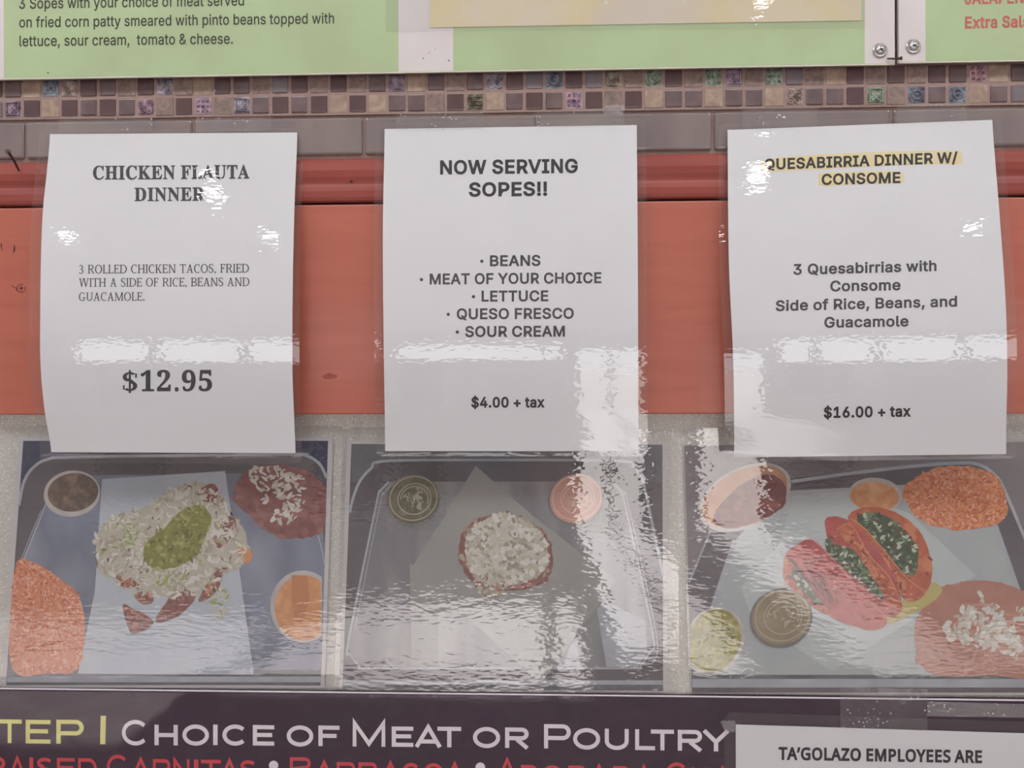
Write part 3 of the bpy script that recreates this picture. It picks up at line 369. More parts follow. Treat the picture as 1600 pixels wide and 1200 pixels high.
'j': [167, [53, 379, 114, 379, 114, -30, 112, -52, 108, -72, 102, -90, 92, -106, 80, -119, 65, -129, 47, -137, 27, -141, 4, -143, -10, -143, -10, -87, 2, -87, 18, -85, 31, -80, 40, -72, 47, -61, 51, -46, 53, -29], [83, 443, 72, 444, 62, 448, 53, 455, 47, 463, 42, 472, 41, 483, 42, 494, 47, 504, 53, 512, 62, 518, 72, 522, 83, 524, 95, 522, 105, 518, 114, 512, 120, 504, 125, 494, 126, 483, 125, 472, 120, 463, 114, 455, 105, 448, 95, 444]],
'k': [381, [110, 137, 110, 212, 121, 212, 284, 379, 360, 379, 184, 199, 177, 199], [53, 0, 53, 509, 114, 509, 114, 0], [294, 0, 148, 186, 191, 229, 372, 0]],
'l': [189, [139, -2, 112, 0, 91, 8, 74, 20, 62, 37, 55, 59, 53, 84, 53, 509, 114, 509, 114, 99, 114, 83, 117, 71, 120, 62, 126, 57, 135, 53, 146, 52, 152, 52, 157, 52, 160, 53, 164, 53, 167, 54, 170, 54, 181, 3, 175, 1, 169, 0, 162, -1, 154, -2, 147, -2]],
'm': [610, [53, 0, 53, 379, 112, 379, 112, 295, 108, 295, 114, 314, 122, 331, 132, 346, 144, 358, 158, 368, 172, 376, 187, 382, 203, 385, 219, 386, 245, 383, 268, 375, 287, 361, 303, 342, 314, 320, 321, 295, 312, 295, 318, 312, 326, 329, 337, 343, 350, 356, 364, 366, 381, 375, 398, 381, 417, 385, 437, 386, 458, 385, 478, 380, 497, 372, 514, 361, 529, 346, 541, 328, 550, 307, 555, 283, 557, 255, 557, 0, 496, 0, 496, 254, 493, 279, 485, 298, 473, 313, 456, 323, 438, 329, 419, 330, 402, 329, 387, 326, 374, 320, 363, 312, 353, 302, 345, 290, 340, 277, 336, 263, 335, 247, 335, 0, 274, 0, 274, 260, 272, 280, 265, 297, 253, 311, 238, 322, 220, 328, 199, 330, 185, 329, 171, 326, 158, 320, 145, 312, 135, 302, 126, 289, 119, 274, 115, 257, 114, 238, 114, 0]],
'n': [410, [114, 227, 114, 0, 53, 0, 53, 379, 112, 379, 112, 287, 102, 287, 116, 319, 132, 344, 152, 362, 175, 374, 200, 382, 227, 384, 252, 383, 275, 377, 295, 369, 313, 356, 328, 340, 341, 321, 350, 298, 355, 271, 357, 240, 357, 0, 296, 0, 296, 235, 293, 263, 286, 286, 273, 304, 256, 318, 235, 326, 210, 329, 192, 328, 176, 324, 161, 317, 147, 308, 136, 297, 126, 283, 119, 266, 115, 248]],
'o': [415, [207, -8, 174, -5, 144, 3, 117, 16, 93, 35, 72, 58, 56, 85, 44, 116, 37, 150, 34, 187, 37, 225, 44, 260, 56, 291, 72, 318, 93, 341, 117, 360, 144, 374, 174, 382, 207, 384, 241, 382, 271, 374, 299, 360, 323, 341, 343, 318, 359, 291, 371, 260, 379, 225, 381, 187, 379, 150, 371, 116, 359, 85, 343, 58, 323, 35, 299, 16, 271, 3, 241, -5], [207, 46, 231, 49, 252, 55, 270, 66, 285, 80, 298, 97, 307, 117, 314, 139, 318, 163, 319, 187, 318, 212, 314, 236, 307, 258, 298, 278, 285, 296, 270, 310, 252, 321, 231, 328, 207, 330, 184, 328, 163, 321, 145, 310, 130, 296, 118, 278, 108, 258, 102, 236, 98, 212, 96, 187, 98, 163, 102, 139, 108, 117, 118, 97, 130, 80, 145, 66, 163, 55, 184, 49]],
'p': [424, [53, -143, 53, 379, 112, 379, 112, 319, 118, 319, 123, 327, 130, 336, 137, 346, 147, 355, 158, 364, 171, 373, 188, 379, 207, 383, 229, 384, 259, 382, 287, 374, 313, 361, 335, 342, 354, 320, 370, 293, 381, 261, 388, 227, 390, 189, 388, 151, 381, 116, 370, 84, 355, 57, 336, 34, 313, 16, 288, 3, 260, -6, 229, -8, 208, -7, 189, -3, 173, 4, 159, 12, 147, 21, 138, 31, 130, 41, 124, 50, 118, 59, 114, 59, 114, -143], [220, 47, 242, 49, 262, 55, 279, 66, 294, 80, 306, 97, 316, 117, 323, 139, 327, 163, 328, 189, 327, 215, 323, 239, 316, 261, 307, 281, 295, 298, 280, 311, 262, 322, 243, 328, 220, 330, 198, 328, 178, 322, 161, 312, 147, 299, 134, 282, 125, 263, 118, 241, 114, 216, 113, 189, 114, 162, 118, 138, 125, 115, 135, 95, 147, 78, 162, 65, 179, 55, 198, 49]],
'r': [259, [53, 0, 53, 379, 112, 379, 112, 321, 115, 321, 124, 339, 137, 354, 152, 367, 171, 377, 191, 383, 213, 385, 218, 385, 223, 385, 229, 384, 235, 384, 240, 384, 243, 384, 243, 322, 241, 323, 236, 324, 230, 324, 223, 325, 215, 326, 207, 326, 190, 324, 174, 321, 159, 315, 146, 306, 135, 296, 126, 284, 119, 269, 115, 254, 114, 237, 114, 0]],
's': [365, [182, -8, 157, -7, 133, -3, 112, 3, 93, 12, 76, 24, 62, 38, 50, 54, 41, 73, 36, 94, 94, 107, 101, 87, 111, 72, 124, 60, 141, 52, 160, 47, 181, 45, 206, 47, 227, 53, 244, 62, 258, 74, 265, 88, 268, 103, 266, 115, 262, 126, 254, 136, 243, 144, 229, 150, 212, 155, 149, 170, 118, 180, 92, 192, 72, 208, 58, 227, 50, 249, 47, 274, 49, 295, 55, 314, 65, 332, 79, 347, 95, 360, 115, 370, 137, 378, 161, 383, 187, 384, 212, 383, 234, 379, 254, 372, 271, 363, 286, 352, 299, 339, 309, 324, 318, 308, 324, 290, 268, 277, 262, 291, 254, 304, 243, 316, 228, 325, 210, 331, 187, 333, 166, 331, 147, 326, 131, 317, 119, 305, 111, 292, 109, 277, 110, 264, 115, 253, 124, 243, 136, 235, 152, 229, 172, 223, 229, 209, 261, 200, 287, 187, 306, 171, 320, 153, 328, 131, 331, 107, 329, 85, 323, 65, 312, 47, 298, 31, 281, 18, 260, 6, 236, -2, 210, -7]],
't': [227, [204, 379, 204, 327, 6, 327, 6, 379], [65, 471, 126, 471, 126, 98, 127, 83, 130, 70, 136, 61, 144, 55, 156, 51, 170, 50, 175, 50, 180, 50, 185, 51, 191, 52, 197, 53, 202, 54, 213, 2, 207, 0, 200, -2, 192, -3, 184, -3, 176, -4, 168, -4, 138, -1, 113, 7, 92, 21, 77, 41, 68, 64, 65, 93]],
'u': [410, [182, -5, 158, -3, 135, 2, 115, 11, 97, 23, 82, 39, 69, 59, 60, 82, 54, 109, 53, 139, 53, 379, 114, 379, 114, 144, 116, 117, 124, 94, 137, 75, 154, 61, 175, 53, 200, 50, 218, 51, 234, 55, 249, 62, 263, 71, 274, 83, 283, 97, 290, 113, 295, 132, 296, 153, 296, 379, 357, 379, 357, 0, 298, 0, 298, 92, 307, 92, 294, 60, 277, 35, 257, 17, 234, 5, 209, -3]],
'v': [389, [163, 0, 17, 379, 84, 379, 165, 155, 173, 132, 180, 110, 187, 87, 193, 64, 199, 42, 206, 21, 184, 21, 191, 42, 197, 64, 203, 87, 209, 110, 216, 132, 224, 155, 305, 379, 371, 379, 226, 0]],
'w': [567, [138, 0, 23, 379, 87, 379, 133, 214, 140, 190, 147, 164, 154, 137, 161, 107, 168, 75, 175, 41, 165, 41, 172, 74, 179, 105, 186, 135, 192, 163, 199, 189, 206, 214, 252, 379, 316, 379, 362, 214, 368, 189, 375, 163, 382, 136, 388, 106, 395, 75, 402, 41, 391, 41, 399, 75, 406, 106, 413, 135, 420, 163, 427, 189, 434, 214, 480, 379, 545, 379, 429, 0, 368, 0, 319, 172, 314, 189, 309, 207, 305, 225, 300, 243, 295, 262, 291, 280, 286, 299, 281, 318, 277, 338, 291, 338, 286, 319, 281, 299, 277, 280, 272, 262, 267, 243, 263, 225, 258, 207, 253, 189, 248, 172, 199, 0]],
'x': [379, [21, 0, 171, 218, 171, 171, 29, 379, 100, 379, 147, 306, 159, 287, 170, 270, 179, 253, 188, 237, 198, 221, 207, 206, 175, 206, 185, 221, 194, 237, 202, 253, 211, 270, 222, 287, 233, 306, 282, 379, 352, 379, 209, 169, 209, 214, 358, 0, 287, 0, 231, 85, 219, 103, 209, 120, 200, 136, 191, 152, 182, 167, 173, 182, 205, 182, 195, 167, 187, 152, 178, 136, 170, 120, 160, 103, 148, 85, 91, 0]],
'y': [389, [47, -139, 61, -86, 71, -87, 83, -89, 94, -90, 104, -89, 113, -86, 122, -81, 130, -74, 138, -64, 145, -51, 151, -36, 163, -1, 17, 379, 84, 379, 165, 155, 173, 132, 180, 109, 187, 87, 193, 64, 199, 42, 206, 21, 184, 21, 190, 42, 196, 64, 202, 87, 209, 110, 216, 132, 224, 155, 305, 379, 371, 379, 204, -58, 196, -77, 187, -93, 177, -107, 165, -119, 153, -128, 139, -136, 125, -141, 109, -144, 91, -145, 82, -145, 73, -144, 65, -143, 57, -142, 52, -140]],
'z': [380, [42, 0, 42, 46, 254, 320, 254, 323, 48, 323, 48, 379, 333, 379, 333, 331, 126, 60, 126, 56, 339, 56, 339, 0]],
'Ñ': [523, [60, 0, 60, 509, 136, 509, 343, 183, 349, 174, 355, 163, 363, 151, 371, 137, 379, 122, 388, 107, 396, 90, 405, 73, 414, 55, 405, 54, 403, 72, 402, 90, 401, 108, 400, 126, 399, 142, 399, 157, 399, 171, 399, 184, 399, 195, 399, 509, 463, 509, 463, 0, 387, 0, 202, 290, 194, 303, 186, 317, 177, 331, 168, 346, 159, 363, 148, 381, 136, 402, 123, 425, 108, 452, 119, 454, 120, 429, 121, 406, 122, 384, 123, 363, 124, 345, 124, 328, 125, 313, 125, 301, 125, 291, 125, 0], [307, 576, 298, 576, 290, 578, 282, 580, 274, 583, 266, 586, 259, 590, 252, 593, 245, 597, 239, 600, 233, 602, 228, 603, 224, 604, 218, 603, 214, 600, 210, 595, 208, 590, 206, 583, 206, 577, 163, 577, 165, 596, 170, 613, 177, 628, 188, 639, 201, 645, 218, 648, 226, 647, 235, 646, 242, 643, 250, 640, 257, 637, 264, 633, 270, 630, 276, 626, 283, 623, 288, 621, 294, 619, 300, 619, 305, 620, 310, 622, 313, 625, 316, 631, 318, 638, 319, 646, 361, 646, 359, 626, 354, 609, 346, 595, 335, 584, 322, 578]],
},
'humanist': {
'A': [512, [437, 0, 368, 177, 141, 177, 73, 0, 0, 0, 224, 575, 289, 575, 512, 0], [282, 415, 280, 420, 278, 428, 274, 438, 271, 449, 267, 461, 263, 473, 260, 484, 257, 493, 255, 500, 252, 490, 249, 479, 247, 468, 244, 457, 241, 447, 238, 438, 235, 429, 232, 421, 230, 415, 165, 241, 346, 241]],
'E': [446, [398, 0, 78, 0, 78, 573, 398, 573, 398, 509, 150, 509, 150, 330, 383, 330, 383, 268, 150, 268, 150, 63, 398, 63]],
'G': [584, [326, 302, 524, 302, 524, 22, 493, 12, 462, 5, 431, -1, 398, -5, 362, -7, 323, -8, 267, -4, 217, 8, 173, 28, 136, 55, 105, 89, 81, 130, 63, 176, 52, 229, 49, 286, 53, 343, 65, 395, 84, 442, 111, 482, 145, 517, 186, 544, 233, 564, 286, 577, 346, 581, 377, 580, 407, 577, 437, 572, 465, 565, 491, 557, 516, 547, 489, 484, 468, 493, 445, 501, 421, 508, 395, 513, 369, 516, 342, 517, 298, 514, 259, 505, 225, 489, 195, 468, 170, 441, 150, 409, 136, 373, 127, 332, 124, 286, 127, 243, 134, 202, 146, 166, 164, 133, 187, 106, 216, 84, 251, 68, 292, 58, 340, 55, 364, 55, 385, 56, 404, 59, 421, 61, 437, 65, 452, 68, 452, 238, 326, 238]],
'L': [420, [78, 0, 78, 573, 150, 573, 150, 64, 400, 64, 400, 0]],
'M': [727, [330, 0, 142, 502, 139, 502, 140, 490, 141, 477, 142, 461, 142, 444, 143, 426, 144, 407, 144, 387, 144, 367, 144, 347, 144, 0, 78, 0, 78, 573, 184, 573, 361, 103, 364, 103, 544, 573, 650, 573, 650, 0, 578, 0, 578, 352, 578, 371, 579, 389, 579, 408, 580, 426, 580, 443, 581, 460, 582, 475, 583, 489, 584, 501, 581, 501, 390, 0]],
'O': [626, [577, 287, 576, 244, 570, 204, 561, 166, 547, 132, 531, 101, 510, 73, 486, 49, 459, 29, 428, 13, 393, 1, 355, -6, 314, -8, 271, -6, 232, 1, 196, 13, 165, 29, 138, 49, 114, 73, 94, 101, 78, 132, 65, 167, 56, 204, 51, 245, 49, 288, 52, 344, 62, 396, 78, 442, 100, 482, 130, 517, 166, 545, 208, 565, 258, 577, 314, 581, 369, 577, 417, 565, 459, 545, 495, 517, 524, 483, 547, 442, 564, 396, 574, 344], [125, 287, 127, 241, 134, 200, 145, 163, 161, 131, 182, 104, 207, 83, 238, 67, 273, 58, 314, 55, 354, 58, 390, 67, 420, 83, 445, 104, 465, 131, 481, 163, 492, 200, 499, 241, 501, 287, 496, 354, 481, 411, 456, 457, 421, 491, 373, 511, 314, 518, 274, 515, 238, 506, 207, 490, 182, 469, 161, 443, 145, 411, 134, 374, 127, 333]],
'P': [485, [229, 573, 297, 568, 352, 553, 393, 528, 421, 495, 439, 454, 444, 404, 443, 381, 439, 358, 433, 336, 423, 316, 411, 296, 395, 278, 375, 262, 351, 249, 324, 238, 292, 230, 256, 225, 216, 223, 150, 223, 150, 0, 78, 0, 78, 573], [223, 511, 150, 511, 150, 285, 208, 285, 242, 286, 272, 290, 298, 296, 320, 306, 338, 318, 352, 334, 362, 352, 368, 375, 370, 401, 366, 435, 354, 462, 334, 484, 306, 499, 269, 508]],
'R': [499, [236, 573, 281, 571, 320, 565, 353, 555, 381, 540, 404, 522, 422, 500, 434, 474, 442, 444, 444, 410, 442, 381, 437, 356, 427, 334, 415, 315, 401, 298, 385, 285, 367, 274, 349, 264, 330, 257, 487, 0, 403, 0, 264, 237, 150, 237, 150, 0, 78, 0, 78, 573], [232, 510, 150, 510, 150, 298, 236, 298, 278, 301, 312, 310, 338, 325, 355, 347, 366, 374, 370, 407, 368, 430, 363, 450, 355, 467, 343, 480, 328, 491, 310, 500, 287, 505, 261, 509]],
'S': [440, [403, 153, 400, 121, 392, 92, 378, 66, 359, 44, 335, 26, 307, 11, 274, 1, 238, -6, 198, -8, 177, -8, 157, -7, 137, -5, 118, -2, 100, 1, 83, 4, 68, 9, 54, 14, 41, 19, 41, 88, 62, 80, 86, 72, 113, 65, 142, 59, 171, 56, 201, 55, 228, 56, 252, 60, 273, 66, 290, 74, 305, 85, 316, 98, 324, 113, 329, 129, 330, 147, 329, 164, 325, 180, 318, 194, 308, 207, 295, 218, 277, 230, 255, 241, 228, 253, 196, 265, 172, 274, 151, 284, 131, 294, 114, 305, 98, 317, 85, 330, 74, 344, 65, 359, 57, 375, 52, 393, 49, 413, 48, 435, 51, 464, 58, 490, 71, 513, 89, 533, 110, 550, 136, 563, 165, 573, 197, 579, 231, 581, 262, 580, 290, 577, 318, 572, 343, 565, 367, 558, 389, 549, 366, 487, 346, 495, 325, 502, 302, 508, 278, 513, 254, 516, 229, 517, 207, 516, 187, 513, 169, 507, 155, 499, 142, 489, 133, 478, 126, 464, 122, 450, 121, 434, 122, 416, 126, 400, 133, 386, 143, 373, 156, 362, 172, 351, 193, 341, 217, 330, 246, 318, 278, 306, 307, 293, 332, 279, 353, 264, 371, 247, 385, 228, 395, 206, 401, 181]],
'T': [446, [259, 0, 187, 0, 187, 509, 8, 509, 8, 573, 437, 573, 437, 509, 259, 509]],
'Y': [454, [227, 291, 376, 573, 454, 573, 263, 222, 263, 0, 191, 0, 191, 219, 0, 573, 79, 573]],
'Z': [459, [427, 0, 30, 0, 30, 55, 332, 508, 40, 508, 40, 573, 419, 573, 419, 518, 118, 64, 427, 64]],
'’': [140, [131, 564, 125, 545, 119, 524, 112, 503, 105, 481, 96, 459, 88, 437, 79, 416, 70, 396, 62, 376, 10, 376, 13, 391, 17, 407, 21, 424, 25, 441, 29, 459, 32, 476, 36, 493, 39, 510, 42, 527, 45, 543, 47, 558, 50, 573, 125, 573]],
},
'serif': {
'C': [468, [257, -11, 213, -7, 174, 3, 137, 20, 105, 43, 78, 71, 56, 104, 39, 142, 29, 184, 26, 228, 30, 273, 39, 314, 56, 351, 79, 384, 106, 412, 139, 435, 176, 452, 216, 462, 259, 465, 292, 463, 328, 454, 367, 440, 374, 437, 381, 436, 388, 435, 402, 439, 413, 449, 419, 465, 437, 465, 437, 308, 420, 308, 403, 347, 381, 380, 356, 407, 328, 427, 298, 439, 265, 443, 198, 419, 157, 347, 144, 226, 159, 114, 203, 46, 278, 24, 305, 26, 331, 33, 358, 45, 383, 61, 407, 81, 428, 106, 447, 89, 395, 33, 332, 0]],
'H': [523, [15, 0, 15, 17, 36, 20, 52, 24, 62, 32, 69, 43, 73, 59, 75, 81, 75, 379, 73, 398, 69, 413, 62, 424, 51, 431, 36, 436, 16, 439, 16, 455, 242, 455, 242, 439, 227, 437, 214, 435, 204, 432, 197, 428, 191, 422, 187, 415, 184, 406, 183, 394, 182, 379, 182, 251, 342, 251, 342, 379, 341, 394, 340, 406, 337, 415, 334, 422, 328, 428, 320, 432, 310, 435, 298, 437, 282, 439, 282, 455, 507, 455, 507, 439, 486, 436, 471, 431, 461, 424, 454, 414, 451, 399, 449, 379, 449, 81, 451, 60, 455, 44, 461, 33, 471, 25, 487, 20, 507, 17, 507, 0, 282, 0, 282, 17, 303, 20, 318, 24, 329, 31, 336, 41, 340, 58, 342, 81, 342, 221, 182, 221, 182, 81, 183, 59, 187, 43, 194, 32, 205, 24, 221, 20, 242, 17, 242, 0]],
'I': [261, [13, 0, 13, 17, 34, 21, 50, 26, 61, 32, 69, 42, 74, 56, 75, 75, 75, 387, 74, 405, 70, 419, 63, 427, 52, 433, 36, 437, 13, 439, 13, 455, 244, 455, 244, 439, 223, 437, 207, 433, 196, 427, 188, 419, 184, 405, 183, 387, 183, 77, 183, 64, 185, 53, 187, 44, 192, 37, 198, 31, 206, 26, 216, 23, 230, 20, 246, 17, 246, 0]],
'K': [510, [16, 0, 16, 17, 37, 20, 53, 24, 63, 32, 70, 43, 74, 59, 75, 81, 75, 379, 74, 398, 70, 413, 63, 424, 52, 432, 37, 436, 17, 439, 17, 455, 242, 455, 242, 439, 227, 437, 215, 435, 205, 432, 197, 428, 191, 422, 187, 415, 185, 406, 183, 394, 183, 379, 183, 234, 321, 373, 336, 391, 345, 406, 349, 418, 342, 430, 323, 436, 291, 439, 291, 455, 486, 455, 486, 439, 477, 439, 436, 430, 392, 404, 345, 361, 271, 285, 463, 46, 471, 37, 479, 30, 487, 25, 496, 21, 506, 19, 519, 17, 519, 0, 281, 0, 281, 17, 290, 18, 298, 18, 306, 18, 312, 19, 318, 20, 322, 21, 328, 24, 332, 29, 334, 34, 332, 42, 326, 53, 316, 66, 199, 214, 183, 198, 183, 81, 184, 59, 188, 43, 195, 32, 205, 24, 221, 20, 242, 17, 242, 0]],
'E': [442, [14, 0, 14, 17, 35, 18, 51, 22, 62, 30, 70, 41, 74, 57, 75, 78, 75, 369, 74, 394, 69, 413, 62, 425, 51, 433, 36, 437, 16, 439, 16, 455, 399, 455, 399, 320, 383, 320, 375, 357, 361, 386, 340, 406, 312, 420, 276, 428, 232, 430, 219, 430, 208, 429, 200, 428, 194, 426, 189, 422, 186, 417, 184, 410, 183, 400, 183, 388, 183, 246, 193, 246, 221, 248, 243, 256, 259, 269, 272, 288, 281, 313, 288, 345, 304, 345, 304, 118, 287, 118, 284, 143, 280, 164, 273, 181, 264, 195, 254, 206, 241, 213, 225, 218, 207, 221, 185, 222, 183, 222, 183, 67, 184, 53, 187, 42, 192, 35, 201, 31, 213, 28, 230, 28, 261, 29, 289, 32, 313, 39, 335, 48, 354, 60, 371, 75, 386, 94, 399, 116, 411, 143, 430, 143, 402, 0]],
'N': [494, [403, -11, 107, 350, 107, 79, 108, 57, 112, 42, 119, 31, 129, 24, 145, 20, 167, 17, 167, 0, 18, 0, 18, 17, 33, 18, 45, 20, 54, 23, 61, 27, 67, 33, 71, 41, 74, 51, 75, 64, 76, 79, 76, 388, 56, 412, 43, 427, 36, 433, 31, 435, 25, 437, 18, 439, 18, 455, 156, 455, 391, 169, 391, 377, 390, 392, 389, 404, 386, 414, 382, 421, 376, 427, 369, 431, 359, 435, 346, 437, 331, 439, 331, 455, 480, 455, 480, 439, 459, 436, 443, 432, 433, 425, 427, 414, 423, 398, 422, 377, 422, -11]],
'F': [404, [15, 0, 15, 17, 36, 20, 52, 26, 62, 34, 69, 45, 73, 62, 75, 84, 75, 375, 73, 396, 69, 412, 61, 423, 50, 430, 35, 435, 14, 439, 14, 455, 394, 455, 394, 320, 377, 320, 372, 345, 365, 367, 355, 385, 343, 400, 328, 412, 310, 420, 288, 426, 261, 430, 230, 431, 218, 431, 208, 430, 200, 429, 194, 428, 189, 425, 186, 421, 184, 416, 182, 408, 182, 398, 182, 247, 190, 247, 217, 250, 239, 257, 256, 270, 269, 289, 278, 314, 284, 347, 302, 347, 302, 118, 285, 118, 279, 154, 269, 181, 257, 200, 239, 213, 217, 221, 189, 224, 182, 224, 182, 81, 183, 66, 185, 53, 188, 43, 193, 34, 200, 28, 210, 24, 222, 20, 238, 18, 257, 17, 257, 0]],
'L': [426, [15, 0, 15, 17, 36, 20, 52, 24, 62, 32, 69, 43, 73, 59, 75, 81, 75, 379, 73, 399, 69, 414, 62, 425, 51, 432, 36, 436, 16, 439, 16, 455, 250, 455, 250, 439, 233, 438, 219, 436, 208, 434, 199, 430, 193, 424, 188, 416, 185, 407, 183, 394, 182, 379, 182, 83, 182, 68, 183, 56, 185, 47, 188, 40, 193, 35, 200, 31, 208, 29, 220, 28, 234, 28, 264, 29, 291, 33, 315, 40, 335, 49, 354, 63, 370, 80, 384, 100, 397, 125, 409, 154, 427, 154, 402, 0]],
'A': [437, [-9, 0, -9, 18, 4, 19, 14, 24, 24, 30, 32, 41, 41, 55, 49, 75, 206, 466, 224, 465, 384, 87, 394, 65, 403, 47, 411, 34, 420, 25, 430, 20, 443, 18, 443, 0, 229, 0, 229, 18, 259, 21, 277, 30, 283, 46, 282, 54, 279, 66, 273, 81, 253, 132, 103, 132, 79, 71, 77, 67, 76, 63, 76, 59, 75, 54, 75, 51, 75, 48, 80, 32, 96, 21, 124, 18, 128, 18, 128, 0], [113, 161, 242, 161, 177, 319]],
'U': [492, [248, -13, 192, -8, 147, 6, 114, 29, 91, 61, 78, 103, 73, 155, 73, 379, 72, 398, 68, 413, 61, 424, 50, 431, 35, 436, 15, 439, 15, 455, 240, 455, 240, 439, 225, 437, 213, 435, 202, 432, 195, 428, 189, 422, 185, 415, 183, 406, 181, 394, 181, 379, 181, 140, 183, 104, 191, 74, 203, 51, 221, 35, 245, 25, 275, 22, 340, 37, 379, 83, 392, 159, 392, 378, 391, 398, 387, 413, 379, 423, 368, 431, 351, 436, 328, 439, 328, 455, 474, 455, 474, 439, 456, 435, 442, 429, 433, 421, 427, 411, 424, 396, 422, 378, 422, 181, 418, 118, 403, 69, 380, 32, 346, 7, 302, -8]],
'T': [423, [92, 0, 92, 17, 114, 19, 130, 23, 142, 31, 150, 42, 154, 59, 156, 81, 156, 433, 149, 433, 116, 430, 88, 420, 65, 403, 47, 380, 35, 352, 29, 318, 11, 318, 11, 455, 410, 455, 410, 317, 394, 317, 375, 382, 333, 420, 269, 433, 263, 433, 263, 81, 265, 58, 269, 41, 276, 30, 288, 23, 305, 19, 328, 17, 328, 0]],
'D': [496, [20, 0, 20, 17, 39, 19, 53, 23, 63, 30, 69, 39, 73, 54, 74, 75, 74, 374, 72, 397, 68, 415, 61, 426, 50, 433, 35, 437, 15, 439, 15, 455, 222, 455, 296, 449, 357, 429, 405, 396, 440, 351, 461, 295, 468, 228, 441, 101, 362, 25, 228, 0], [222, 24, 262, 30, 295, 47, 319, 75, 337, 115, 347, 166, 351, 229, 336, 342, 294, 410, 223, 433, 208, 432, 197, 429, 190, 423, 185, 415, 183, 402, 182, 385, 182, 72, 183, 55, 185, 42, 190, 34, 197, 29, 208, 25]],
'R': [473, [15, 0, 15, 17, 36, 20, 52, 24, 62, 32, 69, 43, 73, 59, 75, 81, 75, 379, 73, 398, 69, 413, 62, 424, 51, 431, 36, 436, 16, 439, 16, 455, 217, 455, 278, 452, 329, 442, 367, 426, 395, 403, 412, 372, 417, 334, 406, 285, 372, 248, 315, 224, 432, 50, 439, 40, 446, 32, 452, 26, 459, 21, 468, 18, 478, 17, 480, 17, 480, 0, 338, 0, 201, 212, 182, 212, 182, 81, 183, 59, 187, 43, 194, 32, 205, 24, 221, 20, 242, 17, 242, 0], [182, 234, 203, 234, 235, 236, 261, 245, 280, 258, 293, 278, 301, 304, 304, 336, 295, 389, 268, 421, 224, 431, 209, 430, 197, 427, 190, 422, 185, 414, 183, 402, 182, 385]],
'1': [375, [65, 0, 65, 36, 120, 36, 131, 37, 139, 40, 146, 45, 150, 53, 153, 64, 154, 79, 154, 416, 137, 396, 122, 380, 108, 365, 94, 355, 81, 348, 67, 346, 57, 347, 48, 352, 40, 359, 33, 369, 29, 381, 28, 396, 42, 400, 57, 405, 74, 412, 91, 420, 111, 432, 132, 447, 179, 482, 254, 482, 254, 79, 255, 66, 257, 56, 261, 47, 267, 41, 276, 37, 288, 36, 343, 36, 343, 0]],
'2': [375, [24, 0, 24, 69, 123, 171, 148, 198, 170, 223, 187, 245, 200, 266, 210, 287, 218, 307, 222, 327, 225, 349, 226, 371, 225, 395, 220, 413, 212, 427, 202, 437, 189, 443, 174, 445, 153, 442, 137, 432, 126, 416, 118, 393, 114, 364, 112, 329, 88, 331, 68, 336, 50, 344, 37, 357, 29, 374, 26, 396, 28, 411, 34, 426, 43, 441, 55, 454, 72, 465, 92, 474, 116, 481, 143, 485, 174, 486, 220, 483, 258, 473, 288, 456, 310, 434, 323, 407, 328, 375, 327, 359, 324, 344, 319, 329, 313, 314, 303, 298, 291, 281, 277, 262, 259, 242, 238, 220, 214, 195, 186, 168, 154, 138, 87, 74, 244, 74, 257, 75, 269, 79, 279, 86, 288, 95, 295, 107, 300, 120, 305, 141, 345, 141, 341, 0]],
'9': [375, [152, -7, 127, -5, 106, -2, 88, 4, 73, 12, 62, 22, 53, 33, 47, 45, 44, 57, 42, 69, 43, 79, 46, 87, 50, 94, 57, 100, 65, 104, 75, 107, 83, 88, 92, 71, 103, 56, 118, 45, 135, 38, 156, 36, 205, 57, 237, 122, 251, 230, 240, 218, 227, 207, 212, 198, 195, 191, 176, 186, 155, 185, 119, 189, 87, 201, 60, 220, 40, 248, 28, 282, 24, 324, 26, 355, 32, 383, 42, 409, 56, 431, 74, 450, 95, 466, 120, 477, 147, 484, 177, 486, 209, 484, 238, 476, 264, 463, 287, 444, 307, 420, 323, 390, 335, 353, 343, 310, 345, 261, 344, 225, 340, 190, 334, 157, 326, 126, 315, 97, 301, 72, 284, 49, 264, 30, 241, 14, 215, 3, 185, -4], [184, 233, 199, 234, 212, 239, 224, 245, 235, 255, 243, 265, 251, 278, 248, 330, 242, 372, 231, 403, 217, 424, 201, 437, 181, 441, 164, 438, 149, 429, 137, 413, 128, 391, 123, 362, 121, 328, 128, 275, 149, 244]],
'5': [375, [165, -7, 133, -5, 106, -1, 84, 5, 66, 14, 51, 24, 40, 35, 33, 48, 28, 61, 27, 75, 29, 89, 33, 101, 42, 109, 53, 116, 66, 120, 81, 121, 81, 108, 84, 96, 88, 83, 93, 71, 101, 61, 111, 52, 123, 46, 137, 42, 154, 40, 169, 41, 183, 45, 195, 50, 207, 58, 217, 69, 226, 83, 232, 101, 236, 122, 237, 148, 234, 178, 226, 203, 213, 223, 195, 236, 173, 244, 146, 247, 130, 247, 116, 246, 103, 243, 92, 241, 82, 238, 71, 235, 40, 247, 62, 480, 316, 480, 319, 357, 281, 357, 275, 380, 273, 388, 270, 394, 267, 399, 261, 403, 254, 405, 244, 406, 105, 406, 94, 281, 102, 284, 113, 286, 126, 288, 140, 290, 154, 291, 168, 291, 216, 287, 258, 276, 293, 256, 319, 228, 335, 192, 340, 148, 338, 120, 333, 96, 324, 75, 312, 56, 299, 40, 282, 27, 265, 16, 246, 8, 226, 1, 205, -3, 185, -6]],
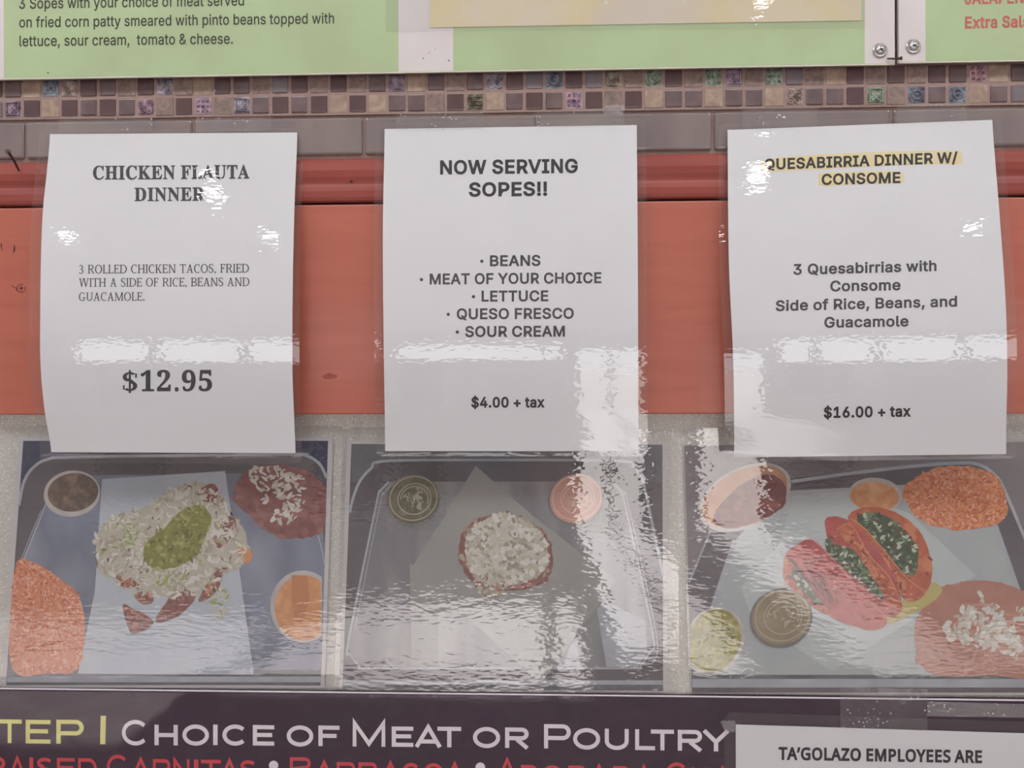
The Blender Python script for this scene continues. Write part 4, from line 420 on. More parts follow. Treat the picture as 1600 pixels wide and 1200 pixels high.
'.': [180, [89, -9, 79, -8, 69, -5, 60, 1, 54, 10, 50, 22, 48, 36, 50, 51, 54, 63, 60, 71, 69, 77, 79, 80, 89, 81, 100, 80, 110, 77, 119, 71, 126, 63, 130, 51, 132, 36, 130, 22, 126, 10, 119, 1, 110, -5, 100, -8]],
},
}
CAPS = {'sans': 509.0, 'humanist': 573.0, 'serif': 455.0}
SPACE = {'sans': 197, 'humanist': 208, 'serif': 190}
def text_bits(s, bold=0.0, space=1.0, font='sans'):
    """outline of a line of lettering as faces, capital height 1; bold = extra half stroke"""
    k = CAPS[font]; x = 0; out = []
    for c in s:
        if c == ' ': x += SPACE[font] * space; continue
        g = GLYPHS[font][c]
        loops = [[((v[i] + x) / k, v[i + 1] / k) for i in range(0, len(v), 2)] for v in g[1:]]
        holes = {i: [j for j in range(len(loops)) if j != i and inside(loops[i][0], loops[j])] for i in range(len(loops))}
        for i, l in enumerate(loops):
            if holes[i]: continue
            grp = [l] + [loops[j] for j in holes if i in holes[j]]
            flatp = [p for q in grp for p in q]
            for t in tessellate_polygon([[Vector((p[0], p[1], 0)) for p in q] for q in grp]): out.append([flatp[n] for n in t])
        if bold:
            for l in loops: out += stroke(l + [l[0], l[1]], bold * 2)
        x += g[0] * space + bold * k * 1.1
    return out

CAP = 1.0
def place(polys, x0, y0, x1, y1, h, cap=CAP, skew=0.0, xr=None):
    """fit lettering between two ends of its baseline in the photo; h = capital height"""
    if xr: lo, hi = xr
    else:
        xs = [p[0] for q in polys for p in q]; lo, hi = min(xs), max(xs)
    sx = (x1 - x0) / (hi - lo); sl = (y1 - y0) / (x1 - x0)
    out = []
    for q in polys:
        r = []
        for (a, b) in q:
            X = (a - lo) * sx + x0; up = b / cap * h
            X += up * skew
            r.append((X, y0 + (X - x0) * sl - up))
        out.append(r)
    return out

def stroke(pts, t):
    """constant-width pen stroke -> quads"""
    n = len(pts); L, R = [], []
    for i in range(n):
        a = pts[max(i - 1, 0)]; b = pts[min(i + 1, n - 1)]
        if 0 < i < n - 1:
            d0 = (pts[i][0] - a[0], pts[i][1] - a[1]); d1 = (b[0] - pts[i][0], b[1] - pts[i][1])
            l0 = math.hypot(*d0) or 1; l1 = math.hypot(*d1) or 1
            d0 = (d0[0] / l0, d0[1] / l0); d1 = (d1[0] / l1, d1[1] / l1)
            nx, ny = -(d0[1] + d1[1]), d0[0] + d1[0]; l = math.hypot(nx, ny) or 1
            nx, ny = nx / l, ny / l
            c = max(.35, nx * -d0[1] + ny * d0[0]); k = t / 2 / c
        else:
            dx, dy = b[0] - a[0], b[1] - a[1]; l = math.hypot(dx, dy) or 1
            nx, ny, k = -dy / l, dx / l, t / 2
        L.append((pts[i][0] + nx * k, pts[i][1] + ny * k)); R.append((pts[i][0] - nx * k, pts[i][1] - ny * k))
    return [[L[i], L[i + 1], R[i + 1], R[i]] for i in range(n - 1)]

def arcp(cx, cy, rx, ry, a0, a1, n=20):
    return [(cx + rx * math.cos(math.radians(a0 + (a1 - a0) * i / n)), cy + ry * math.sin(math.radians(a0 + (a1 - a0) * i / n))) for i in range(n + 1)]

def wide_glyph(c, t):
    """wide even-weight engraver's capitals; cell height 1, returns (polys, width)"""
    h = t / 2; W = {'I': t, 'C': 1.22, 'O': 1.3, 'H': 1.1, 'E': 1.02, 'F': 1.0, 'M': 1.42, 'A': 1.26, 'T': 1.12, 'R': 1.12, 'P': 1.1, 'U': 1.15,
                    'L': .98, 'Y': 1.2, 'B': 1.1, 'N': 1.15, 'D': 1.2, 'S': 1.02, '|': t, '.': .42}[c]
    w = W; S = []
    if c in 'I|': S = [[(w / 2, 0), (w / 2, 1)]]
    elif c == 'C': S = [arcp(w / 2, .5, w / 2 - h, .5 - h, 42, 318, 34)]
    elif c == 'O': S = [arcp(w / 2, .5, w / 2 - h, .5 - h, 0, 360, 44)]
    elif c == 'H': S = [[(h, 0), (h, 1)], [(w - h, 0), (w - h, 1)], [(h, .5), (w - h, .5)]]
    elif c == 'E': S = [[(w, 1 - h), (h, 1 - h), (h, h), (w, h)], [(h, .52), (w * .9, .52)]]
    elif c == 'F': S = [[(w, 1 - h), (h, 1 - h), (h, 0)], [(h, .5), (w * .86, .5)]]
    elif c == 'M': S = [[(h, 0), (h, 1 - h * .6), (w / 2, .12), (w - h, 1 - h * .6), (w - h, 0)]]
    elif c == 'A': S = [[(h * .6, 0), (w / 2, 1 - h * .3), (w - h * .6, 0)], [(w * .2, .27), (w * .8, .27)]]
    elif c == 'T': S = [[(0, 1 - h), (w, 1 - h)], [(w / 2, 0), (w / 2, 1)]]
    elif c == 'P': S = [[(h, 0), (h, 1 - h)] + arcp(w - .32, .675, .32 - h, .325 - h, 90, -90, 14) + [(h, .35 + h)]]
    elif c == 'R': S = [[(h, 0), (h, 1 - h)] + arcp(w - .32, .69, .32 - h, .31 - h, 90, -90, 14) + [(h, .38 + h)], [(w * .5, .42), (w - h * .6, 0)]]
    elif c == 'B': S = [[(h, h), (h, 1 - h)] + arcp(w - .32, .75, .27 - h, .25 - h, 90, -90, 12) + [(h, .5 + h * .2)], [(h, .54 - h)] + arcp(w - .3, .27, .3 - h, .27 - h, 90, -90, 12) + [(h, h)]]
    elif c == 'D': S = [[(h, h), (h, 1 - h)] + arcp(w - .5, .5, .5 - h, .5 - h, 90, -90, 20) + [(h, h)]]
    elif c == 'U': S = [[(h, 1)] + arcp(w / 2, .42, w / 2 - h, .42 - h, 180, 360, 22) + [(w - h, 1)]]
    elif c == 'L': S = [[(h, 1), (h, h), (w, h)]]
    elif c == 'Y': S = [[(h * .6, 1), (w / 2, .45), (w - h * .6, 1)], [(w / 2, 0), (w / 2, .5)]]
    elif c == 'N': S = [[(h, 0), (h, 1 - h * .5), (w - h, h * .5), (w - h, 1)]]
    elif c == 'S': S = [arcp(w / 2, .735, w / 2 - h * 1.4, .265 - h, 28, 270 - 20, 16) + arcp(w / 2, .265, w / 2 - h, .265 - h, 100, -152, 16)]
    q = []
    for s in S: q += stroke(s, t)
    return q, w

def wide_at(c, x0, x1, yb, h, t_px, sl=0.0125, xref=None):
    q, w = wide_glyph(c, t_px / h)
    return [[(x0 + p[0] / w * (x1 - x0), yb + (p[0] / w * (x1 - x0)) * sl - p[1] * h) for p in f] for f in q]

def bowl(cx, cy, rx, ry, a0, a1, tx, ty, n=22):
    o = []; p = None
    for i in range(n + 1):
        a = math.radians(a0 + (a1 - a0) * i / n)
        q = ((cx + rx * math.cos(a), cy + ry * math.sin(a)), (cx + (rx - tx) * math.cos(a), cy + (ry - ty) * math.sin(a)))
        if p: o.append([p[0], q[0], q[1], p[1]])
        p = q
    return o

def serif_glyph(c, T, t):
    """slab-footed book capitals; T stem, t hairline, cap height 1"""
    sh = t * .8                                    # height of a foot
    def R(x0, y0, x1, y1): return [[(x0, y0), (x1, y0), (x1, y1), (x0, y1)]]
    def foot(x, y, e=.085):                        # a foot under / over a stem starting at x
        return R(x - e, y, x + T + e, y + sh)
    def stem(x): return R(x, 0, x + T, 1) + foot(x, 0) + foot(x, 1 - sh)
    def diag(x0, y0, x1, y1, w): return [[(x0, y0), (x0 + w, y0), (x1 + w, y1), (x1, y1)]]
    e = .085; o = []
    if c == 'I': o = stem(e); w = T + 2 * e
    elif c == 'H': w = .86; o = stem(e) + stem(w - e - T) + R(e, .47, w - e, .47 + t)
    elif c in 'EFL':
        w = {'E': .64, 'F': .6, 'L': .6}[c]; o = stem(e)
        if c in 'EF': o += R(e, 1 - t, w - .02, 1) + R(w - .02 - t, .8, w - .02, 1) + R(e, .49, w * .76, .49 + t) + R(w * .76 - t, .4, w * .76, .64)
        if c in 'EL': o += R(e, 0, w, t) + R(w - t, 0, w, .22)
    elif c == 'T': w = .72; o = R(w / 2 - T / 2, 0, w / 2 + T / 2, 1) + foot(w / 2 - T / 2, 0) + R(0, 1 - t, w, 1) + R(0, .79, t, 1) + R(w - t, .79, w, 1)
    elif c == 'N':
        w = .88; o = R(e + .02, 0, e + .02 + t * 1.3, 1) + R(w - e - t * 1.3, 0, w - e, 1) + diag(e, 1, w - e - T, 0, T * 1.05) + R(0, 0, .26, sh) + R(w - .3, 1 - sh, w, 1) + R(0, 1 - sh, .22, 1)
    elif c == 'M':
        w = 1.06; o = R(e + .02, 0, e + .02 + t, 1) + stem(w - e - T) + diag(e, 1, w / 2 - T / 2, .02, T) + diag(w - e - T, 1, w / 2 - t * .6, .02, t * 1.2) + R(0, 0, .26, sh) + R(0, 1 - sh, .2, 1)
    elif c in 'AV':
        w = .82; o = diag(.07, 0, w / 2 - t * .5, 1, t * 1.15) + diag(w - .1 - T, 0, w / 2 - T * .55, 1, T) + R(.22, .3, w - .24, .3 + t) + R(0, 0, .26, sh) + R(w - .34, 0, w, sh)
    elif c == 'W':
        w = 1.2; o = diag(.28, 0, .07, 1, T) + diag(.3, 0, .5, 1, t) + diag(.78, 0, .54, 1, T) + diag(.8, 0, w - .14, 1, t * 1.1) + R(0, 1 - sh, .3, 1) + R(.46, 1 - sh, .74, 1) + R(w - .26, 1 - sh, w, 1)
    elif c == 'K':
        w = .78; o = stem(e) + diag(e + T * .8, .42, w - .2, 1, t * 1.3) + diag(w - T - .08, 0, e + T + .04, .6, T) + R(w - .32, 1 - sh, w - .02, 1) + R(w - .3, 0, w + .02, sh)
    elif c == 'U': w = .82; o = R(e, .32, e + T, 1) + R(w - e - t * 1.2, .32, w - e, 1) + foot(e, 1 - sh) + R(w - e - .17, 1 - sh, w, 1) + bowl(w / 2, .34, w / 2 - e, .35, 180, 360, T * .95, t * 1.1)
    elif c == 'D': w = .84; o = stem(e)[:1] + R(0, 0, .4, t) + R(0, 1 - t, .4, 1) + bowl(.38, .5, w - .38, .5, -90, 90, T * 1.05, t)
    elif c in 'RPB':
        w = {'R': .78, 'P': .68, 'B': .72}[c]; o = stem(e) + R(e, 1 - t, .4, 1) + R(e, .46, .4, .46 + t) + bowl(.38, .73 + t * .2, .3, .27 - t * .1, -90, 90, T, t)
        if c == 'R': o += diag(w - .04 - T, 0, .36, .49, T) + R(w - .2, 0, w + .03, sh)
        if c == 'B': o += R(e, 0, .42, t) + bowl(.4, .26, .32, .26, -90, 90, T, t)
    elif c == 'C': w = .74; o = bowl(.42, .5, .41, .52, 52, 308, T * 1.05, t) + R(w - .07 - t * .7, .7, w - .07, .96)
    elif c == 'G': w = .82; o = bowl(.43, .5, .42, .52, 52, 300, T * 1.05, t) + R(w - .13 - T, .04, w - .13, .44) + R(w - .36, .44 - sh, w + .02, .44) + R(w - .14 - t * .7, .7, w - .14, .96)
    elif c == 'O': w = .86; o = bowl(.43, .5, .42, .52, 0, 360, T * 1.05, t, 36)
    elif c in 'S$':
        w = .6; o = bowl(.3, .75, .27, .27, 40, 250, T * .9, t * 1.1) + bowl(.3, .26, .28, .28, -140, 80, T * .95, t * 1.1) + diag(.36, .38, .1, .68, T * 1.2) + R(.5, .7, .5 + t * .7, .94) + R(.04, .06, .04 + t * .7, .3)
        if c == '$': o += R(.3 - t * .45, -.13, .3 + t * .45, 1.13)
    elif c == '1': w = .56; o = R(.28 - T / 2, 0, .28 + T / 2, 1) + R(.06, 0, .52, sh) + [[(.05, .84), (.28, 1), (.28, .88), (.08, .78)]]
    elif c == '2': w = .62; o = bowl(.3, .7, .27, .3, -30, 155, T, t * 1.2) + [[(.06, t * 1.4), (.06, 0), (.2, 0), (.53, .52), (.4, .56)]] + R(.06, 0, .58, t * 1.5) + R(.58 - t * .6, 0, .58, .22)
    elif c == '3': w = .6; o = bowl(.27, .74, .24, .27, -90, 150, T, t) + bowl(.27, .26, .28, .28, -150, 90, T, t) + R(.18, .47, .34, .47 + t)
    elif c == '5': w = .6; o = R(.1, 1 - T * .8, .53, 1) + R(.1, .52, .1 + t * 1.1, 1) + bowl(.27, .31, .29, .32, -150, 125, T, t * 1.1)
    elif c == '9': w = .64; o = bowl(.31, .68, .28, .33, 0, 360, T, t, 30) + bowl(.05, .62, .54, .63, -84, 12, T, t)
    elif c == '.': w = .26; o = bowl(.13, .09, .09, .09, 0, 360, .09, .09, 16)
    elif c == ',': w = .26; o = bowl(.13, .08, .08, .08, 0, 360, .08, .08, 16) + [[(.13, .0), (.21, .06), (.1, -.2), (.06, -.18)]]
    else: w = .36
    return o, w

def serif_line(s, T, t, space=.05):
    x = 0; out = []
    for c in s:
        o, w = serif_glyph(c, T, t)
        out += [[(p[0] + x, p[1]) for p in q] for q in o]
        x += w + space
    return out

def ink(name, polys, dep, mt, parent, off=.00015):
    """lettering printed on a sheet whose depth at a photo point is dep(x, y)"""
    bm = bmesh.new()
    for i, q in enumerate(polys):              # overlapping pen strokes lie a hair apart
        if len(q) < 3: continue
        o_ = off + (i * 7 % 23) * 2.5e-6
        try: add_poly(bm, [P(x, y, dep(x, y) + o_) for x, y in q])
        except ValueError: pass
    return finish(bm, name, mt, parent, face_front=True)

# ------------------------------------------------------------------ the shop behind the camera (it lights the wall and is mirrored in the plastic)
M['room_pink'] = mat('pink plaster', C(210, 204, 204, 1), C(204, 194, 194, 1), 3, rough=.8)
M['ceil'] = mat('ceiling board', C(226, 222, 218, 1), C(216, 212, 208, 1), 4, rough=.9)
M['floor'] = mat('pink terrazzo', C(212, 194, 191, 1), C(178, 168, 168, 1), 9, rough=.6, spec=.25, c3=C(224, 218, 216, 1))
M['frame_dark'] = mat('dark aluminium', C(70, 66, 66, 1), rough=.4, metal=.5)
M['pave'] = mat('pavement', C(190, 182, 176, 1), C(166, 158, 152, 1), 3, rough=.9)
XR, YR, ZC, ZB = 6.0, -8.0, 2.75, 2.52
def setting(name, boxes, mt, label=None, bev=0):
    bm = bmesh.new()
    for b in boxes: add_box(bm, *b, bev=bev)
    o = finish(bm, name, mt); return tag(o, label, None, None, 'structure')
setting('wall_back', [(-XR, XR, 0, .12, 0, ZC)], M['granite'], 'speckled grey wall surface behind the signs and food photos')
setting('floor', [(-XR, XR, YR, 0, -.1, 0)], M['floor'])
setting('ceiling', [(-XR, XR, YR, .12, ZC, ZC + .1)], M['ceil'])
setting('wall_left', [(-XR - .12, -XR, YR, .12, 0, ZC)], M['room_pink'])
setting('wall_right', [(XR, XR + .12, YR, .12, 0, ZC)], M['room_pink'])
ZS = 1.62                                   # sill of the high shop windows
mull = [(-4.62, -4.5), (-3.5, -3.42), (.04, .11), (3.2, 3.26), (3.9, 3.98), (4.85, 4.93)]
wall = [(-XR, XR, ZB, ZC), (-XR, .42, 0, ZS), (1.3, 1.85, 0, ZS), (2.7, XR, 0, ZS), (.42, 1.3, 2.1, ZB), (1.85, 2.7, 2.1, ZB), (-1.65, .27, 2.27, ZB)]
wall += [(x0, x1, ZS, ZB) for x0, x1 in ((-XR, -5.5), (-1.85, -1.65), (.27, .42), (1.3, 1.85), (2.7, 2.8), (5.9, XR))]
setting('wall_rear', [(x0, x1, YR - .12, YR, z0, z1) for x0, x1, z0, z1 in wall], M['room_pink'])
setting('trim_5', [(x0, x1, YR - .1, YR - .04, ZS, ZB) for x0, x1 in mull] + [(.42, .48, YR - .1, YR - .04, 0, 2.1), (1.24, 1.3, YR - .1, YR - .04, 0, 2.1), (.84, .89, YR - .1, YR - .04, 0, 2.1), (1.85, 1.91, YR - .1, YR - .04, 0, 2.1), (2.64, 2.7, YR - .1, YR - .04, 0, 2.1)], M['frame_dark'])
M['reflect_green'] = mat('green reflection panel', C(120, 150, 112, 1), C(100, 132, 100, 1), 3, rough=.6)  # colours of made-up panels that only tint the reflections
M['reflect_blue'] = mat('pale blue reflection panel', C(170, 196, 214, 1), C(150, 180, 204, 1), 3, rough=.6)
M['reflect_dark'] = mat('dark reflection panel', C(74, 66, 70, 1), C(60, 54, 58, 1), 3, rough=.6)
setting('reflection_panel_1', [(-2.6, -1.75, YR, YR + .04, .3, 1.5), (2.9, 3.6, YR, YR + .04, .5, 1.45)], M['reflect_dark'])  # panels added out of view on the rear wall to break up the reflections
setting('reflection_panel_2', [(-1.6, -1.1, YR, YR + .04, .1, 1.55), (-5.2, -4.4, YR, YR + .04, .2, 1.4)], M['reflect_green'])
setting('reflection_panel_3', [(-.9, -.2, YR, YR + .04, .7, 1.5), (4.0, 5.2, YR, YR + .04, .5, 1.45)], M['reflect_blue'])
setting('ground', [(-30, 30, -40, YR - .12, -.2, -.1)], M['pave'])
lampm = emit('lamp diffuser', (.93, .97, 1, 1), LAMP)
for x in (-1.9, -.65, .6, 1.85):
    t = thing('ceiling_light', (x, -.7, ZC - .06), 'long white ceiling light above the counter', 'ceiling light', 'ceiling lights of the shop')
    bm = bmesh.new(); add_box(bm, x - .57, x + .57, -.85, -.55, ZC - .05, ZC)
    finish(bm, 'housing', M['ceil'], t)
    bm = bmesh.new(); add_box(bm, x - .54, x + .54, -.82, -.58, ZC - .06, ZC - .051)
    finish(bm, 'diffuser', lampm, t)
spotm = emit('downlight lens', (1, .98, .96, 1), 40)
for (x, y) in ((-1.0, -1.95), (-1.78, -1.95), (.64, -1.95), (1.58, -1.95), (-1.05, -1.55), (.68, -1.5)):
    t = thing('downlight', (x, y, ZC), 'small round ceiling downlight', 'ceiling light', 'downlights of the shop')
    bm = bmesh.new(); add_cyl(bm, (x, y, ZC - .03), (x, y, ZC), .09, .1, 24)
    finish(bm, 'housing', M['ceil'], t, recalc=True)
    bm = bmesh.new(); add_cyl(bm, (x, y, ZC - .036), (x, y, ZC - .031), .03, .03, 24)
    finish(bm, 'lens', spotm, t, recalc=True)

# ------------------------------------------------------------------ tiled strip, rail and panel
D_TILE = .010
X0c, X1c = WX(20, 139, D_TILE), WX(1593, 112, D_TILE)
pitch = (X1c - X0c) / 51
Z1r, Z2r = WZ(126.3, 800, D_TILE), WZ(158.0, 800, D_TILE)
ROW1 = ['g','t','xb','xe','d','g','s','d','xl','s','t','d','d','s','y','d','s'] + \
       ['d','s','g','xp','t','g','s','g','xl','d','y','xb','d','y','xy','s','xg','d'] + \
       ['s','xg','xp','s','xg','y','s','t','d','s','d','s','d','d','xr','t','d']
ROW2 = ['xp','d','t','d','g','d','g','xk','s','d','xv','s','xl','g','d','g','d'] + \
       ['t','d','t','g','g','s','d','xo','t','g','d','g','xv','d','s','d','t','g'] + \
       ['g','t','g','g','t','xe','g','g','d','xg','s','xb','g','xb','t','g','y']
tm = [M['grout'], M['t_dark'], M['t_glass'], M['t_grey'], M['t_stone'], M['t_tan']] + [M['dec_' + k] for k in DEC]
ti = {'d': 1, 'g': 2, 'y': 3, 's': 4, 't': 5}
for i, k in enumerate(DEC): ti['x' + k] = 6 + i
bm = bmesh.new()
zt, zb = Z1r + pitch * .56, Z2r - pitch * .56
add_box(bm, -1.5, 1.5, -(D_TILE - .0004), -.0002, zb, zt + .01, 0)
a = pitch * .418
def relief(cx, cz, mi, style):
    y = D_TILE
    c = Vector((cx, -y, cz)); s = a * .9
    def ring(rad, tube, ox=0, oz=0, n=20):
        cc = c + Vector((ox, .0002, oz))
        add_rev_ring(bm, cc, rad, tube, n, mi)
    def dot(ox, oz, r):
        add_rev(bm, c + Vector((ox, 0, oz)), [(r, 0), (r * .8, r * .7), (r * .35, r * 1.1)], 8, mi)
    def bar(x0, x1, z0, z1, h=.0015): add_box(bm, cx + x0, cx + x1, -y - h, -y + .0002, cz + z0, cz + z1, mi, .0002, 1)
    if style == 0:
        ring(s * .6, .0012); dot(0, 0, s * .25)
        for sx in (-1, 1):
            for sz in (-1, 1): dot(sx * s * .78, sz * s * .78, s * .16)
    elif style == 1:
        for i in range(3):
            for j in range(3): 
                r = s * .33; px, pz = (i - 1) * s * .66, (j - 1) * s * .66
                add_cyl(bm, c + Vector((px, 0, pz)), c + Vector((px, -.0022, pz)), r, .00005, 4, mi, False)
    elif style == 2:
        for k in (-.9, .75): bar(-s, s, k * s, (k + .15) * s); bar(k * s, (k + .15) * s, -s, s)
        for sx in (-1, 1):
            for sz in (-1, 1): ring(s * .26, .0008, sx * s * .33, sz * s * .33, 12)
    elif style == 3:
        for sx in (-1, 1):
            for sz in (-1, 1): ring(s * .42, .0009, sx * s * .5, sz * s * .5, 14); dot(sx * s * .5, sz * s * .5, s * .15)
        dot(0, 0, s * .2)
    else:
        for j in range(4):
            bar(-s, s, (-.95 + j * .5) * s, (-.85 + j * .5) * s)
            for i in range(4): dot((-.75 + i * .5) * s, (-.65 + j * .5) * s, s * .16)
def add_rev_ring(bm, c, rad, tube, n, mi):
    m_ = 6; rings = []
    for i in range(n):
        A = i * 2 * math.pi / n; e = Vector((math.cos(A), 0, math.sin(A)))
        rings.append([bm.verts.new(c + e * (rad + tube * math.cos(b * 2 * math.pi / m_)) + Vector((0, -tube * math.sin(b * 2 * math.pi / m_), 0))) for b in range(m_)])
    for i in range(n):
        p, q = rings[i], rings[(i + 1) % n]
        for b in range(m_):
            f = bm.faces.new((p[b], p[(b + 1) % m_], q[(b + 1) % m_], q[b])); f.material_index = mi
STY = {'b': 0, 'p': 2, 'k': 3, 'g': 1, 'y': 2, 'l': 3, 'e': 3, 'o': 4, 'v': 1, 'r': 1}
for row, zc in ((ROW1, Z1r), (ROW2, Z2r)):
    for k in range(-40, 92):
        typ = row[k % 52]
        cx = X0c + pitch * k; b_ = a if typ[0] != 's' and typ[0] != 't' else a * 1.08
        jd = rnd.uniform(-.0002, .0002); jx = rnd.uniform(-.0002, .0002); jz = rnd.uniform(-.0002, .0002)
        add_box(bm, cx - b_ + jx, cx + b_ + jx, -D_TILE + jd + (0 if typ[0] in 'xst' else -.0006), -.006, zc - b_ + jz, zc + b_ + jz, ti[typ],
                {'d': .0008, 'g': .0009, 'y': .001, 's': .0004, 't': .0004, 'x': .0005}[typ[0]], 3 if typ[0] == 'g' else 2)
        if typ[0] == 'x':
            st = STY[typ[1]]
            if k in (20,): st = 2
            if k in (33, 28): st = 0 if row is ROW1 else st
            if k in (12, 44) and row is ROW2: st = 2
            relief(cx, zc, ti[typ], st)
o = finish(bm, 'trim_1', tm, recalc=False); tag(o, 'two-row mosaic strip of small brown, stone and patterned lustre tiles', kind='structure')

zt2, zb2 = zb, WZ(240.5, 800, D_TILE)
j0, j5 = WX(38.5, 215, D_TILE), WX(1394, 195, D_TILE)
jp = (j5 - j0) / 5
bm = bmesh.new()
add_box(bm, -1.5, 1.5, -.0075, -.0002, zb2 - .002, zt2 - .0003, 0)
for k in range(-7, 13):
    x0, x1 = j0 + jp * k + .0011, j0 + jp * (k + 1) - .0011
    add_box(bm, x0, x1, -D_TILE - .0005, -.004, zb2 + .0012, zt2 - .0022, 1, .0026, 4)
o = finish(bm, 'trim_2', [M['grout'], M['bigtile']]); tag(o, 'row of large smoky grey glass tiles below the mosaic', kind='structure')

# wooden rail with a rounded face, dark strip painted as the shade of the gap below, flat panel
def sweep(name, prof, mt, label):
    bm = bmesh.new(); L = [bm.verts.new((-1.5, -y, z)) for y, z in prof]; R = [bm.verts.new((1.5, -y, z)) for y, z in prof]
    n = len(prof)
    for i in range(n): bm.faces.new((L[i], L[(i + 1) % n], R[(i + 1) % n], R[i]))
    bm.faces.new(L[::-1]); bm.faces.new(R)
    o = finish(bm, name, mt, recalc=True)
    return tag(o, label, kind='structure')
zr0, zr1 = WZ(242.5, 800, .012), WZ(310.5, 800, .018)
hh = zr0 - zr1
prof = [(.0003, zr0), (.0085, zr0), (.0108, zr0 - hh * .04), (.0130, zr0 - hh * .14), (.0142, zr0 - hh * .30), (.0138, zr0 - hh * .45), (.0126, zr0 - hh * .55),
        (.0125, zr0 - hh * .60), (.0133, zr0 - hh * .66), (.0143, zr0 - hh * .76), (.0145, zr0 - hh * .9), (.0138, zr0 - hh * .97), (.0125, zr1), (.0003, zr1)]
sweep('trim_3', prof, M['wood_rail'], 'red-brown painted wooden rail with a rounded face under the tiles')
zp0, zp1 = WZ(316.5, 800, .012), WZ(647, 800, .012)
setting('trim_6', [(-1.5, 1.5, -.004, -.0003, zp0 - .002, zr1 + .001)], M['gap'], 'dark strip painted as the shade in the gap between the wooden rail and the salmon panel')
panel = setting('trim_4', [(-1.5, 1.5, -.012, -.0003, zp1, zp0)], M['wood'], 'flat salmon painted wooden panel behind the three signs', bev=.0012)

def flat(name, polys, d, mt, parent, off=0.0):
    return ink(name, polys, lambda x, y: d, mt, parent, off)
cres = [[(22, 381), (24, 387), (23.5, 392), (20.5, 397), (21, 391), (21.5, 386)], [(1.8, 379), (3.2, 381), (2.6, 387), (5, 392), (2, 389), (1, 384)]]
flat('paint_scar', cres, .01205, M['scar'], panel)
sc = stroke(arcp(33, 450.5, 6.6, 6.3, -30, 300, 24), 1.1) + stroke([(29.4, 450.5), (37, 450.0)], 1.6) + stroke([(33, 446.6), (33.5, 454.6)], 1.6) + stroke([(18, 446), (25, 450.5), (27, 455)], 1.0)
flat('filled_screw', sc, .01205, M['scar'], panel)
M['knot'] = mat('knot in wood', C(150, 78, 64), C(140, 70, 58), 400, rough=.6)
flat('wood_knot', [blob([(503, 588), (510, 584), (518, 583), (528, 588), (519, 592), (509, 592)], 5, .8)], .01204, M['knot'], panel)
rail = bpy.data.objects['trim_3']
bm = bmesh.new(); add_rev(bm, P(548.8, 283, .0132), [(.0012, 0), (.0011, .0009), (.0005, .0013)], 14)
finish(bm, 'nail_head', M['rust'], rail, recalc=True)

# rusty nail at the left
bm = bmesh.new()
pa, pb, pc = P(29, 266, .0138), P(22, 251, .026), P(12.5, 237, .036)
add_tube(bm, [pa, pb, pc], [.0008, .00115, .0012], 10)
dr = (pc - pb).normalized(); add_cyl(bm, pc, pc + dr * .0008, .0021, .002, 14)
o = finish(bm, 'nail', M['rust'], recalc=True); tag(o, 'thin dark rusty nail sticking out of the wooden rail at the far left', 'nail')

# ------------------------------------------------------------------ menu boards at the top
DB = .018
zbot = WZ(111.3, 700, DB)
ztop = zbot + .14
def board(name, x0, x1, z0, label, greens):
    t = thing(name, ((x0 + x1) / 2, -DB, z0), label, 'menu board')
    bm = bmesh.new(); add_box(bm, x0, x1, -DB, -DB + .004, z0, ztop, 0, .0004, 1)
    finish(bm, 'board', M['white_board'], t)
    for k, (a_, b_) in enumerate(greens):
        bm = bmesh.new(); add_poly(bm, [Vector((a_, -DB - .0001, z0 + .0004)), Vector((b_, -DB - .0001, z0 + .0004)), Vector((b_, -DB - .0001, ztop)), Vector((a_, -DB - .0001, ztop))])
        finish(bm, 'green_panel', M['green'], t, face_front=True)
    bm = bmesh.new(); add_box(bm, x0 + .0002, x1 - .0002, -DB - .00005, -DB + .002, z0 - .0008, z0 + .0001)
    finish(bm, 'bottom_edge', M['board_edge'], t)
    return t
xb1 = WX(1398.5, 50, DB)
b1 = board('menu_board', WX(-600, 60, DB), xb1, zbot, 'wide green and white menu board with dark text about sopes, above the mosaic strip',
           [(WX(6, 60, DB), WX(622.5, 60, DB)), (WX(708, 60, DB), WX(1351, 60, DB))])
b2 = board('menu_board', WX(1404.5, 50, DB), WX(2300, 50, DB), WZ(97.2, 1404, DB), 'green menu board with red text at the top right corner',
           [(WX(1446, 50, DB), WX(2200, 50, DB))])
bd = lambda x, y: DB + .0001
menu = place(text_bits('3 Sopes with your choice of meat served', .02), 29.7, 13.6, 381.4, 8.4, 16.2)
menu += place(text_bits('on fried corn patty smeared with pinto beans topped with', .02), 30, 42.9, 522, 36.4, 16.2)
menu += place(text_bits('lettuce, sour cream,  tomato & cheese.', .02), 30.4, 72.2, 363.8, 68.2, 16.2)
ink('printed_text', menu, bd, M['ink_menu'], b1)
red = place(text_bits('JALAPEÑOS', .05, 1.0), 1507.5, 6.2, 1629, 3.6, 17)
red += place(text_bits('Extra Salsa', .05, 1.0), 1508, 43.8, 1620, 41.6, 17)
ink('printed_text', red, bd, M['ink_red'], b2)
sp = [ell(661.5, 91, 1.1, 1.0, n=10), ell(670.5, 82.5, .8, .8, n=10), ell(701, 94.5, 1.3, 1.1, n=10), ell(680, 77, .7, .7, n=10), ell(75, 114, 1.6, 1, n=10)]
for q in sp: ink('dirt_speck', [q], bd, M['speck'], b1)

